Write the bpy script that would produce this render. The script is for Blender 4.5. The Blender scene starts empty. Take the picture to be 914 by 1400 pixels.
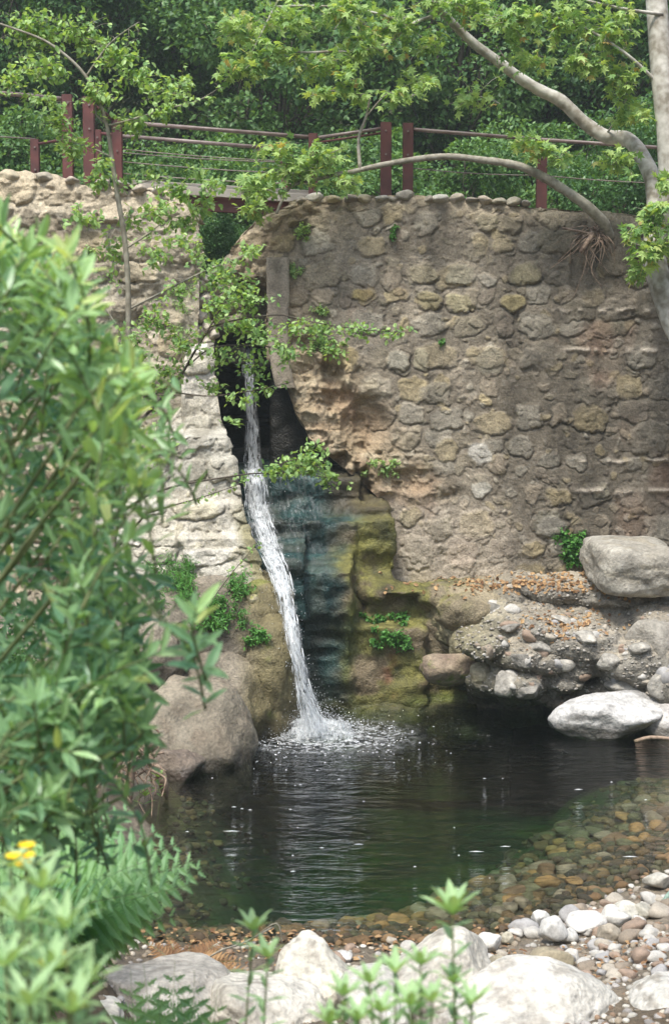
import bpy, bmesh, math, random
import numpy as np
from mathutils import Vector, Matrix, Euler, noise as mnoise
from mathutils.bvhtree import BVHTree

random.seed(7)
RNG = np.random.default_rng(7)
SC = bpy.context.scene
COL = SC.collection
PI = math.pi
FPX, CAMZ = 1944.0, 4.6
PITCH = math.atan(140 / FPX)

# ------------------------------------------------------------------ helpers
def P(x, y, Y):
    """world point at distance Y along the view of the surveyed photo point (x, y)"""
    a = (x - 457) / FPX; b = (700 - y) / FPX
    dy = math.cos(PITCH) + b * math.sin(PITCH); dz = -math.sin(PITCH) + b * math.cos(PITCH)
    t = Y / dy
    return Vector((a * t, Y, CAMZ + dz * t))

def px(n, Y):
    return n / FPX * Y

def water_pt(x, y, z=0.0):
    a = (x - 457) / FPX; b = (700 - y) / FPX
    dy = math.cos(PITCH) + b * math.sin(PITCH); dz = -math.sin(PITCH) + b * math.cos(PITCH)
    t = (z - CAMZ) / dz
    return Vector((a * t, dy * t, z))

def tag(o, label=None, cat=None, group=None, kind=None):
    if label: o['label'] = label
    if cat: o['category'] = cat
    if group: o['group'] = group
    if kind: o['kind'] = kind
    return o

def empty(name, loc=(0, 0, 0)):
    o = bpy.data.objects.new(name, None); COL.objects.link(o); o.location = loc
    o.empty_display_size = 0.2
    return o

def link_mesh(name, me, mat, parent=None, smooth=True):
    o = bpy.data.objects.new(name, me); COL.objects.link(o)
    if mat: me.materials.append(mat)
    me.polygons.foreach_set('use_smooth', np.full(len(me.polygons), bool(smooth)))
    if parent:
        o.parent = parent
        o.matrix_parent_inverse = Matrix.Translation(-Vector(parent.location))
    return o

def np_mesh(name, V, faces_flat, totals):
    me = bpy.data.meshes.new(name)
    me.vertices.add(len(V)); me.vertices.foreach_set('co', np.asarray(V, np.float32).ravel())
    faces_flat = np.asarray(faces_flat, np.int32).ravel(); totals = np.asarray(totals, np.int32)
    me.loops.add(len(faces_flat)); me.loops.foreach_set('vertex_index', faces_flat)
    me.polygons.add(len(totals))
    starts = np.concatenate([[0], np.cumsum(totals)[:-1]]).astype(np.int32)
    me.polygons.foreach_set('loop_start', starts); me.polygons.foreach_set('loop_total', totals)
    me.update(calc_edges=True)
    return me

def set_col(me, rgb, wet=None):
    a = me.attributes.new('Col', 'FLOAT_COLOR', 'POINT')
    c = np.ones((len(me.vertices), 4), np.float32); c[:, :3] = np.clip(rgb, 0.003, 1)
    c[:, 3] = 1.0
    a.data.foreach_set('color', c.ravel())
    if wet is not None:
        w = me.attributes.new('wet', 'FLOAT', 'POINT')
        w.data.foreach_set('value', np.clip(np.broadcast_to(wet, (len(me.vertices),)), 0, 1).astype(np.float32).copy())

def coords(me):
    c = np.empty(len(me.vertices) * 3, np.float32); me.vertices.foreach_get('co', c); return c.reshape(-1, 3).astype(np.float64)

def normals(me):
    c = np.empty(len(me.vertices) * 3, np.float32); me.vertex_normals.foreach_get('vector', c); return c.reshape(-1, 3).astype(np.float64)

# vectorised value-gradient noise
def _h(ix, iy, iz, s):
    n = (ix.astype(np.int64) * 73856093) ^ (iy.astype(np.int64) * 19349663) ^ (iz.astype(np.int64) * 83492791) ^ (s * 2654435761)
    n = (n ^ (n >> 13)) & 0xffffffff
    n = (n * 1274126177) & 0xffffffff
    n = n ^ (n >> 16)
    return (n & 0xffffff) / float(0xffffff) * 2 - 1

def vn(p, seed=0):
    p = np.asarray(p, float) + 1000.0
    i = np.floor(p); f = p - i; u = f * f * f * (f * (f * 6 - 15) + 10)
    x, y, z = i[..., 0], i[..., 1], i[..., 2]; r = 0
    for dx in (0, 1):
        wx = u[..., 0] if dx else 1 - u[..., 0]
        for dy in (0, 1):
            wy = u[..., 1] if dy else 1 - u[..., 1]
            for dz in (0, 1):
                wz = u[..., 2] if dz else 1 - u[..., 2]
                r = r + wx * wy * wz * _h(x + dx, y + dy, z + dz, seed)
    return r

def fbm(p, freq=1.0, octv=4, seed=0, gain=0.5):
    p = np.asarray(p, float) * freq; r = 0; a = 1; s = 0
    for k in range(octv):
        r = r + a * vn(p, seed + k); s += a; a *= gain; p = p * 2.03 + 7.3
    return r / s

def ridged(p, freq, octv=4, seed=0):
    p = np.asarray(p, float) * freq; r = 0; a = 1; s = 0
    for k in range(octv):
        r = r + a * (1 - 2 * np.abs(vn(p, seed + k))); s += a; a *= 0.5; p = p * 2.07 + 3.1
    return r / s

def lerp(a, b, t):
    t = np.asarray(t)[..., None]
    return np.asarray(a) * (1 - t) + np.asarray(b) * t

def sstep(a, b, x):
    t = np.clip((x - a) / (b - a), 0, 1); return t * t * (3 - 2 * t)

# ------------------------------------------------------------------ materials
def newmat(name):
    m = bpy.data.materials.new(name); m.use_nodes = True
    nt = m.node_tree; nt.nodes.clear(); return m, nt

def N(nt, typ, **kw):
    n = nt.nodes.new(typ)
    for k, v in kw.items():
        if k.startswith('i_'):
            n.inputs[k[2:].replace('_', ' ')].default_value = v
        else: setattr(n, k, v)
    return n

def rock_mat(name, bump=0.35, fine=38.0, rough=0.85, attr=True, base=(0.3, 0.28, 0.25), contrast=0.45, coord='Object', speck=0.0, bdist=0.02):
    m, nt = newmat(name); L = nt.links.new
    tc = N(nt, 'ShaderNodeTexCoord')
    n1 = N(nt, 'ShaderNodeTexNoise', i_Scale=fine, i_Detail=6.0, i_Roughness=0.65)
    n2 = N(nt, 'ShaderNodeTexNoise', i_Scale=fine * 0.16, i_Detail=5.0, i_Roughness=0.6)
    n3 = N(nt, 'ShaderNodeTexVoronoi', i_Scale=fine * 1.6)
    for n in (n1, n2, n3): L(tc.outputs[coord], n.inputs['Vector'])
    if attr:
        c = N(nt, 'ShaderNodeAttribute', attribute_name='Col'); csock = c.outputs['Color']
    else:
        c = N(nt, 'ShaderNodeRGB'); c.outputs[0].default_value = (*base, 1); csock = c.outputs[0]
    r1 = N(nt, 'ShaderNodeMapRange'); r1.inputs['From Min'].default_value = 0.3; r1.inputs['From Max'].default_value = 0.7
    r1.inputs['To Min'].default_value = 1 - contrast; r1.inputs['To Max'].default_value = 1 + contrast
    L(n1.outputs['Fac'], r1.inputs['Value'])
    r2 = N(nt, 'ShaderNodeMapRange'); r2.inputs['From Min'].default_value = 0.3; r2.inputs['From Max'].default_value = 0.7
    r2.inputs['To Min'].default_value = 1 - contrast * 0.7; r2.inputs['To Max'].default_value = 1 + contrast * 0.7
    L(n2.outputs['Fac'], r2.inputs['Value'])
    mul = N(nt, 'ShaderNodeMath', operation='MULTIPLY'); L(r1.outputs[0], mul.inputs[0]); L(r2.outputs[0], mul.inputs[1])
    vm = N(nt, 'ShaderNodeVectorMath', operation='SCALE'); L(csock, vm.inputs[0]); L(mul.outputs[0], vm.inputs['Scale'])
    b = N(nt, 'ShaderNodeBsdfPrincipled'); out = N(nt, 'ShaderNodeOutputMaterial')
    L(vm.outputs[0], b.inputs['Base Color'])
    w = N(nt, 'ShaderNodeAttribute', attribute_name='wet')
    rr = N(nt, 'ShaderNodeMapRange'); rr.inputs['To Min'].default_value = rough; rr.inputs['To Max'].default_value = 0.22
    L(w.outputs['Fac'], rr.inputs['Value']); L(rr.outputs[0], b.inputs['Roughness'])
    b.inputs['Specular IOR Level'].default_value = 0.35
    bm1 = N(nt, 'ShaderNodeBump'); bm1.inputs['Strength'].default_value = bump; bm1.inputs['Distance'].default_value = bdist
    ad = N(nt, 'ShaderNodeMath', operation='ADD'); L(n1.outputs['Fac'], ad.inputs[0]); L(n2.outputs['Fac'], ad.inputs[1])
    ad2 = N(nt, 'ShaderNodeMath', operation='MULTIPLY_ADD'); L(n3.outputs['Distance'], ad2.inputs[0]); ad2.inputs[1].default_value = 0.35; L(ad.outputs[0], ad2.inputs[2])
    L(ad2.outputs[0], bm1.inputs['Height']); L(bm1.outputs[0], b.inputs['Normal'])
    L(b.outputs[0], out.inputs[0])
    return m

def leaf_mat(name, dark, light, tip=None, rough=0.45, trans=0.35, spec=0.4):
    """colour runs dark -> light along each leaf's own random value 'lv'"""
    m, nt = newmat(name); L = nt.links.new
    a = N(nt, 'ShaderNodeAttribute', attribute_name='lv')
    r = N(nt, 'ShaderNodeValToRGB'); e = r.color_ramp.elements
    e[0].color = (*dark, 1); e[1].color = (*light, 1); e[1].position = 0.9 if tip else 1.0
    if tip:
        t = e.new(0.97); t.color = (*tip, 1)
    L(a.outputs['Fac'], r.inputs[0])
    b = N(nt, 'ShaderNodeBsdfPrincipled'); L(r.outputs[0], b.inputs['Base Color'])
    b.inputs['Roughness'].default_value = rough; b.inputs['Specular IOR Level'].default_value = spec
    tr = N(nt, 'ShaderNodeBsdfTranslucent')
    hs = N(nt, 'ShaderNodeVectorMath', operation='MULTIPLY'); hs.inputs[1].default_value = (1.5, 1.35, 0.55)
    L(r.outputs[0], hs.inputs[0]); L(hs.outputs[0], tr.inputs['Color'])
    mx = N(nt, 'ShaderNodeMixShader'); mx.inputs[0].default_value = trans
    L(b.outputs[0], mx.inputs[1]); L(tr.outputs[0], mx.inputs[2])
    out = N(nt, 'ShaderNodeOutputMaterial'); L(mx.outputs[0], out.inputs[0])
    return m

def bark_mat(name, c1, c2, scale=12.0, rough=0.8, bump=0.4):
    m, nt = newmat(name); L = nt.links.new
    tc = N(nt, 'ShaderNodeTexCoord')
    n1 = N(nt, 'ShaderNodeTexNoise', i_Scale=scale, i_Detail=5.0); n2 = N(nt, 'ShaderNodeTexNoise', i_Scale=scale * 0.25, i_Detail=3.0)
    for n in (n1, n2): L(tc.outputs['Object'], n.inputs['Vector'])
    r = N(nt, 'ShaderNodeValToRGB'); r.color_ramp.elements[0].position = 0.38; r.color_ramp.elements[1].position = 0.62
    r.color_ramp.elements[0].color = (*c1, 1); r.color_ramp.elements[1].color = (*c2, 1)
    ad = N(nt, 'ShaderNodeMath', operation='MULTIPLY_ADD'); L(n1.outputs['Fac'], ad.inputs[0]); ad.inputs[1].default_value = 0.45
    h = N(nt, 'ShaderNodeMath', operation='MULTIPLY'); h.inputs[1].default_value = 0.55; L(n2.outputs['Fac'], h.inputs[0]); L(h.outputs[0], ad.inputs[2])
    L(ad.outputs[0], r.inputs[0])
    b = N(nt, 'ShaderNodeBsdfPrincipled'); L(r.outputs[0], b.inputs['Base Color']); b.inputs['Roughness'].default_value = rough
    bp = N(nt, 'ShaderNodeBump'); bp.inputs['Strength'].default_value = bump; bp.inputs['Distance'].default_value = 0.01
    L(n1.outputs['Fac'], bp.inputs['Height']); L(bp.outputs[0], b.inputs['Normal'])
    out = N(nt, 'ShaderNodeOutputMaterial'); L(b.outputs[0], out.inputs[0])
    return m

M = {}
M['masonry'] = rock_mat('masonry', bump=0.55, fine=30, contrast=0.36, bdist=0.03)
M['rock'] = rock_mat('rock', bump=0.8, fine=22, contrast=0.4, bdist=0.03)
M['boulder'] = rock_mat('boulder', bump=0.75, fine=15, contrast=0.34, bdist=0.03)
M['cobble'] = rock_mat('cobble', bump=0.35, fine=40, contrast=0.22, bdist=0.01)
M['soil'] = rock_mat('soil', bump=0.9, fine=26, contrast=0.4, bdist=0.04)
M['wood_red'] = bark_mat('wood_red', (0.060, 0.016, 0.014), (0.125, 0.034, 0.030), scale=5, rough=0.6, bump=0.15)
M['steel'] = bark_mat('steel', (0.13, 0.09, 0.08), (0.24, 0.19, 0.17), scale=6, rough=0.45, bump=0.05)
M['deck'] = bark_mat('deck', (0.24, 0.215, 0.19), (0.36, 0.33, 0.29), scale=4, rough=0.8, bump=0.1)
M['bark_syc'] = bark_mat('bark_syc', (0.20, 0.175, 0.13), (0.52, 0.50, 0.44), scale=9, rough=0.8, bump=0.25)
M['bark_thin'] = bark_mat('bark_thin', (0.17, 0.15, 0.11), (0.33, 0.31, 0.25), scale=16, rough=0.8, bump=0.2)
M['bark_dark'] = bark_mat('bark_dark', (0.045, 0.035, 0.025), (0.12, 0.10, 0.075), scale=10, bump=0.6)
M['root'] = bark_mat('root', (0.12, 0.075, 0.05), (0.34, 0.25, 0.18), scale=22, bump=0.5)
M['stem_green'] = bark_mat('stem_green', (0.10, 0.14, 0.05), (0.20, 0.22, 0.10), scale=12, bump=0.1)
M['leaf_bg'] = leaf_mat('leaf_bg', (0.025, 0.072, 0.034), (0.13, 0.27, 0.085), rough=0.4)
M['leaf_bg2'] = leaf_mat('leaf_bg2', (0.05, 0.13, 0.045), (0.23, 0.40, 0.12), rough=0.45)
M['leaf_syc'] = leaf_mat('leaf_syc', (0.12, 0.27, 0.08), (0.44, 0.60, 0.21), tip=(0.45, 0.2, 0.08), rough=0.5, trans=0.42)
M['leaf_alder'] = leaf_mat('leaf_alder', (0.12, 0.26, 0.09), (0.42, 0.60, 0.22), rough=0.42, trans=0.4)
M['leaf_bay'] = leaf_mat('leaf_bay', (0.075, 0.21, 0.135), (0.44, 0.66, 0.30), tip=(0.60, 0.70, 0.30), rough=0.36, trans=0.38, spec=0.5)
M['leaf_fern'] = leaf_mat('leaf_fern', (0.16, 0.34, 0.17), (0.38, 0.60, 0.30), rough=0.5, trans=0.4)
M['leaf_mug'] = leaf_mat('leaf_mug', (0.16, 0.32, 0.15), (0.42, 0.60, 0.32), rough=0.55, trans=0.35)
M['leaf_small'] = leaf_mat('leaf_small', (0.03, 0.12, 0.02), (0.12, 0.32, 0.06), rough=0.5, trans=0.3)
M['dead_leaf'] = leaf_mat('dead_leaf', (0.15, 0.075, 0.04), (0.50, 0.33, 0.17), rough=0.7, trans=0.15, spec=0.2)
M['petal'] = leaf_mat('petal', (0.85, 0.62, 0.01), (0.9, 0.76, 0.04), rough=0.6, trans=0.3)

# ------------------------------------------------------------------ mesh builders
class MB:
    def __init__(s): s.V = []; s.F = []; s.T = []; s.n = 0
    def add(s, V, F):
        V = np.asarray(V, float); s.V.append(V)
        for f in F: s.T.append(len(f)); s.F.extend([i + s.n for i in f])
        s.n += len(V)
    def tube(s, pts, rad, sides=7):
        pts = [Vector(p) for p in pts]; n = len(pts)
        if np.isscalar(rad): rad = [rad] * n
        rad = [float(q) for q in rad]
        ring = []; up = Vector((0.13, 0.2, 1)).normalized()
        for i in range(n):
            d = (pts[min(i + 1, n - 1)] - pts[max(i - 1, 0)])
            if d.length < 1e-7: d = Vector((0, 0, 1))
            d.normalize()
            a = d.cross(up)
            if a.length < 0.05: a = d.cross(Vector((1, 0, 0)))
            a.normalize(); b = d.cross(a)
            ring.append([pts[i] + rad[i] * (math.cos(2 * PI * k / sides) * a + math.sin(2 * PI * k / sides) * b) for k in range(sides)])
        V = [v for r in ring for v in r] + [pts[0], pts[-1]]; F = []
        for i in range(n - 1):
            for k in range(sides):
                k2 = (k + 1) % sides
                F.append((i * sides + k, i * sides + k2, (i + 1) * sides + k2, (i + 1) * sides + k))
        for k in range(sides):
            F.append((n * sides, (k + 1) % sides, k)); F.append((n * sides + 1, (n - 1) * sides + k, (n - 1) * sides + (k + 1) % sides))
        s.add(V, F)
    def box(s, a, b, w, h, up=Vector((0, 0, 1)), bev=0.006):
        """bar from a to b, width w across, height h along up"""
        a, b = Vector(a), Vector(b); d = (b - a).normalized()
        sd = d.cross(up)
        if sd.length < 1e-3: sd = Vector((1, 0, 0))
        sd.normalize(); u = sd.cross(d)
        prof = []
        for (sx, sy) in ((-1, -1), (1, -1), (1, 1), (-1, 1)):
            c1 = sd * (sx * w / 2) + u * (sy * h / 2)
            if sx * sy > 0: prof += [c1 - u * sy * bev, c1 - sd * sx * bev] if False else [c1 - u * (sy * bev), c1 - sd * (sx * bev)]
            else: prof += [c1 - sd * (sx * bev), c1 - u * (sy * bev)]
        V = [a + p for p in prof] + [b + p for p in prof]; n = 8
        F = [(k, (k + 1) % n, n + (k + 1) % n, n + k) for k in range(n)] + [tuple(range(n))[::-1], tuple(range(n, 2 * n))]
        s.add(V, F)
    def build(s, name, mat, parent=None, smooth=True):
        me = np_mesh(name, np.concatenate(s.V), s.F, s.T)
        return link_mesh(name, me, mat, parent, smooth)

def smooth_path(pts, n=6):
    """Catmull-Rom through points"""
    pts = [Vector(p) for p in pts]; out = []
    for i in range(len(pts) - 1):
        p0 = pts[max(i - 1, 0)]; p1 = pts[i]; p2 = pts[i + 1]; p3 = pts[min(i + 2, len(pts) - 1)]
        for k in range(n):
            t = k / n
            out.append(0.5 * ((2 * p1) + (p2 - p0) * t + (2 * p0 - 5 * p1 + 4 * p2 - p3) * t * t + (-p0 + 3 * p1 - 3 * p2 + p3) * t ** 3))
    out.append(pts[-1]); return out

# leaf templates: (verts[x side, y along, z up], faces)
def t_oval(w, fold=0.12, curl=-0.08):
    V = [(0, 0, 0), (w * .42, .28, fold * .6), (w * .5, .58, fold * .5), (0, 1, curl), (-w * .5, .58, fold * .5), (-w * .42, .28, fold * .6), (0, .3, 0), (0, .62, curl * .3)]
    F = [(0, 1, 6), (1, 2, 7, 6), (2, 3, 7), (0, 6, 5), (6, 7, 4, 5), (7, 3, 4)]
    return np.array(V), F
def t_lance(w):
    V = [(0, 0, 0), (w * .36, .2, .03), (w * .5, .5, .05), (w * .3, .8, .02), (0, 1, -.05), (-w * .3, .8, .02), (-w * .5, .5, .05), (-w * .36, .2, .03), (0, .2, -.01), (0, .5, 0), (0, .8, -.02)]
    F = [(0, 1, 8), (1, 2, 9, 8), (2, 3, 10, 9), (3, 4, 10), (0, 8, 7), (8, 9, 6, 7), (9, 10, 5, 6), (10, 4, 5)]
    return np.array(V), F
def t_palm():
    pts = []
    for k, (ang, r) in enumerate([(-125, .32), (-100, .55), (-72, .33), (-48, .78), (-24, .42), (0, 1.0), (24, .42), (48, .78), (72, .33), (100, .55), (125, .32)]):
        a = math.radians(ang); pts.append((math.sin(a) * r, .3 + math.cos(a) * r * .8, -.1 * r + (0.05 if k % 2 == 0 else -0.04)))
    V = [(0, 0, 0), (0, .3, 0)] + pts; n = len(pts)
    F = [(1, 2 + i, 3 + i) for i in range(n - 1)] + [(1, 2 + n - 1, 0), (1, 0, 2)]
    return np.array(V), F
def t_quad(w):
    V = [(0, 0, 0), (w * .5, .5, .05), (0, 1, -.04), (-w * .5, .5, .05)]
    return np.array(V), [(0, 1, 2), (0, 2, 3)]

def leaves_mesh(name, pos, d, nrm, size, tmpl, mat, lv, parent=None):
    pos = np.asarray(pos, float); d = np.asarray(d, float); nrm = np.asarray(nrm, float); size = np.asarray(size, float)
    d /= np.linalg.norm(d, axis=1, keepdims=True) + 1e-9
    s = np.cross(d, nrm); s /= np.linalg.norm(s, axis=1, keepdims=True) + 1e-9
    u = np.cross(s, d)
    T, F = tmpl; k = len(T); n = len(pos)
    V = pos[:, None, :] + size[:, None, None] * (T[None, :, 0, None] * s[:, None, :] + T[None, :, 1, None] * d[:, None, :] + T[None, :, 2, None] * u[:, None, :])
    ff = np.array([i for f in F for i in f]); tt = np.array([len(f) for f in F])
    FF = (ff[None, :] + (np.arange(n) * k)[:, None]).ravel()
    me = np_mesh(name, V.reshape(-1, 3), FF, np.tile(tt, n))
    a = me.attributes.new('lv', 'FLOAT', 'POINT'); a.data.foreach_set('value', np.repeat(np.clip(lv, 0, 1), k).astype(np.float32))
    return link_mesh(name, me, mat, parent, False)

class Foliage:
    """collects leaves and twigs for one plant"""
    def __init__(s): s.p = []; s.d = []; s.n = []; s.s = []; s.lv = []; s.tw = MB(); s.has = False
    def leaf(s, p, d, n, size, lv):
        s.p.append(tuple(p)); s.d.append(tuple(d)); s.n.append(tuple(n)); s.s.append(size); s.lv.append(lv)
    def twig(s, pts, r0, r1, sides=5):
        n = len(pts); s.tw.tube(pts, [r0 + (r1 - r0) * i / (n - 1) for i in range(n)], sides); s.has = True
    def spray(s, a, b, nleaf, size, lv=(0.2, 0.9), spread=0.8, droop=0.2, r=0.004, up=0.6, jit=0.02):
        """twig from a to b with leaves set along it on both sides"""
        a, b = Vector(a), Vector(b); ax = (b - a); L = ax.length
        mid = (a + b) / 2 + Vector((random.uniform(-1, 1), random.uniform(-1, 1), random.uniform(0, 1))) * L * .12
        pts = smooth_path([a, mid, b], 4); s.twig(pts, r, r * .4)
        axn = ax.normalized()
        for i in range(nleaf):
            t = (i + random.random()) / nleaf
            t = .15 + .85 * t
            q = pts[min(int(t * (len(pts) - 1)), len(pts) - 1)] + Vector([random.gauss(0, jit) for _ in range(3)])
            rd = Vector([random.gauss(0, 1) for _ in range(3)]); rd -= rd.dot(axn) * axn * .6
            d = (axn * (1 - spread) + rd.normalized() * spread + Vector((0, 0, -droop))).normalized()
            nn = Vector((random.gauss(0, .5), random.gauss(-.25, .5), up + random.random() * .6))
            s.leaf(q, d, nn, size * random.uniform(.6, 1.15), random.uniform(*lv))
    def cluster(s, c, R, ntw, nleaf, size, root=None, **kw):
        c = Vector(c)
        if not hasattr(R, '__len__'): R = (R, R, R)
        for i in range(ntw):
            v = Vector([random.gauss(0, 1) for _ in range(3)]).normalized()
            v = Vector((v.x * R[0], v.y * R[1], v.z * R[2])) * random.uniform(.45, 1)
            a = c + v * .15 if root is None else Vector(root).lerp(c, random.uniform(.6, 1))
            s.spray(a, c + v, nleaf, size, **kw)
    def build(s, parent, tmpl, leafmat, barkmat, lname='foliage', tname='twig_sprays'):
        leaves_mesh(lname, s.p, s.d, s.n, s.s, tmpl, leafmat, np.array(s.lv), parent)
        if s.has: s.tw.build(tname, barkmat, parent)

# ------------------------------------------------------------------ rocks
def ico(sub):
    bm = bmesh.new(); bmesh.ops.create_icosphere(bm, subdivisions=sub, radius=1.0)
    V = np.array([v.co[:] for v in bm.verts]); F = np.array([[v.index for v in f.verts] for f in bm.faces]); bm.free()
    return V, F
ICO = {k: ico(k) for k in (1, 2, 3, 4, 5, 6)}

def stone_shape(sub, seed, nplanes=9, cut=(.62, .95), soft=9.0, rough=.05, sq=2.0):
    V, F = ICO[sub]; r = np.random.default_rng(seed)
    n = r.normal(size=(nplanes, 3)); n /= np.linalg.norm(n, axis=1, keepdims=True)
    d = r.uniform(cut[0], cut[1], nplanes)
    dots = np.clip(V @ n.T, 1e-3, None); lim = d[None, :] / dots
    lim = np.concatenate([lim, np.ones((len(V), 1))], 1)
    rad = (np.sum(lim ** -soft, axis=1)) ** (-1 / soft)
    V2 = V * rad[:, None]
    if sq != 2.0: V2 = V2 / (np.sum(np.abs(V) ** sq, axis=1) ** (1 / sq))[:, None]
    V2 = V2 * (1 + rough * fbm(V2, 1.7, 4, seed)[:, None] * 2 + rough * .5 * fbm(V2, 6, 3, seed + 9)[:, None])
    return V2, F

def rock_colors(V, seed, c1, c2, c3=None):
    t = np.clip(fbm(V, 1.3, 4, seed + 3) * 1.1 + .5, 0, 1); c = lerp(c1, c2, t)
    if c3 is not None:
        t2 = sstep(.1, .5, fbm(V, 2.6, 4, seed + 5)); c = lerp(c, c3, t2)
    return c

def boulder(name, c, radii, seed, c1, c2, c3=None, rot=(0, 0, 0), sub=5, mat=None, parent=None, wet=0.0, nplanes=9, rough=.05, cut=(.62, .95), veins=0, colfun=None, wetline=None, soft=9.0, sq=2.0):
    V, F = stone_shape(sub, seed, nplanes, cut, rough=rough, soft=soft, sq=sq)
    col = rock_colors(V * 1.2, seed, c1, c2, c3)
    if veins:
        vv = sstep(.9, .98, ridged(V, 1.1, 3, seed + 20)); col = lerp(col, np.array(c1) * .45, vv * veins)
    R = np.array(Euler(rot).to_matrix())
    W = (V * np.array(radii)) @ R.T
    me = np_mesh(name, W, F, np.full(len(F), 3))
    wv = np.full(len(W), wet)
    if wetline is not None:
        zz = W[:, 2] + c[2] + fbm(W, 3, 3, seed) * .05
        wv = np.maximum(wv, 1 - sstep(wetline, wetline + .08, zz)); col = col * (1 - .55 * (wv))[:, None]
    if colfun is not None: col, wv = colfun(W + np.array(c), col, wv)
    set_col(me, col, wv)
    o = link_mesh(name, me, mat or M['boulder'], None)
    o.location = c
    if parent:
        o.parent = parent; o.matrix_parent_inverse = Matrix.Translation(-Vector(parent.location))
    return o

def scatter_stones(name, pos, rad, colors, mat, sub=2, seed=1, wet=0.0, flat=.65):
    r = np.random.default_rng(seed); n = len(pos)
    protos = [stone_shape(sub, seed * 50 + k, 7, (.6, .95), rough=.05)[0] for k in range(12)]
    F = ICO[sub][1]; k = len(protos[0])
    pid = r.integers(0, 12, n); base = np.stack(protos)[pid]
    sc = np.stack([r.uniform(.75, 1.35, n), r.uniform(.7, 1.1, n), r.uniform(flat - .15, flat + .15, n)], 1) * np.asarray(rad)[:, None]
    a = r.uniform(0, 2 * PI, n); t = r.normal(0, .22, n)
    V = base * sc[:, None, :]
    ct, st = np.cos(t)[:, None], np.sin(t)[:, None]
    y = V[..., 1] * ct - V[..., 2] * st; z = V[..., 1] * st + V[..., 2] * ct
    ca, sa = np.cos(a)[:, None], np.sin(a)[:, None]
    V = np.stack([V[..., 0] * ca - y * sa, V[..., 0] * sa + y * ca, z], -1) + np.asarray(pos)[:, None, :]
    FF = (F.ravel()[None, :] + (np.arange(n) * k)[:, None]).ravel()
    me = np_mesh(name, V.reshape(-1, 3), FF, np.full(n * len(F), 3))
    set_col(me, np.repeat(np.asarray(colors), k, axis=0), wet)
    return link_mesh(name, me, mat)

def mass(name, prims, vox, disp, colfun, mat, parent=None, smooth_iter=0):
    bm = bmesh.new()
    for pr in prims:
        kind, c, rad = pr[0], Vector(pr[1]), pr[2]; rot = Euler(pr[3]) if len(pr) > 3 else Euler((0, 0, 0))
        mt = Matrix.Translation(c) @ rot.to_matrix().to_4x4() @ Matrix.Diagonal((*rad, 1))
        if kind == 's': bmesh.ops.create_icosphere(bm, subdivisions=3, radius=1, matrix=mt)
        else: bmesh.ops.create_cube(bm, size=2, matrix=mt)
    me = bpy.data.meshes.new('tmp'); bm.to_mesh(me); bm.free()
    o = bpy.data.objects.new('tmp', me); COL.objects.link(o)
    r = o.modifiers.new('r', 'REMESH'); r.mode = 'VOXEL'; r.voxel_size = vox
    if smooth_iter:
        s = o.modifiers.new('s', 'SMOOTH'); s.iterations = smooth_iter; s.factor = .5
    dg = bpy.context.evaluated_depsgraph_get(); dg.update()
    m2 = bpy.data.meshes.new_from_object(o.evaluated_get(dg)); bpy.data.objects.remove(o); bpy.data.meshes.remove(me)
    p = coords(m2); n = normals(m2)
    for (kind, amp, fr, oc, sd) in disp:
        f = ridged(p, fr, oc, sd) if kind == 'r' else fbm(p * np.array([.55, .55, 2.4]), fr, oc, sd) if kind == 'h' else fbm(p, fr, oc, sd) if kind == 'f' else None
        p = p + n * (amp * f)[:, None]
        m2.vertices.foreach_set('co', p.astype(np.float32).ravel()); m2.update(); n = normals(m2)
    c, w = colfun(p, n); set_col(m2, c, w); m2.name = name
    return link_mesh(name, m2, mat, parent)

def bvh_of(*objs):
    V = []; F = []; n = 0
    for o in objs:
        me = o.data; c = coords(me) @ np.array(o.matrix_basis.to_3x3()).T + np.array(o.matrix_basis.translation)
        V += [tuple(v) for v in c]; F += [tuple(i + n for i in p.vertices) for p in me.polygons]; n += len(c)
    return BVHTree.FromPolygons(V, F)

def hit(bvh, x, y):
    o = Vector((0, 0, CAMZ)); d = (P(x, y, 10) - o).normalized()
    r = bvh.ray_cast(o, d)
    return (r[0], r[1]) if r[0] is not None else (None, None)
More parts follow.
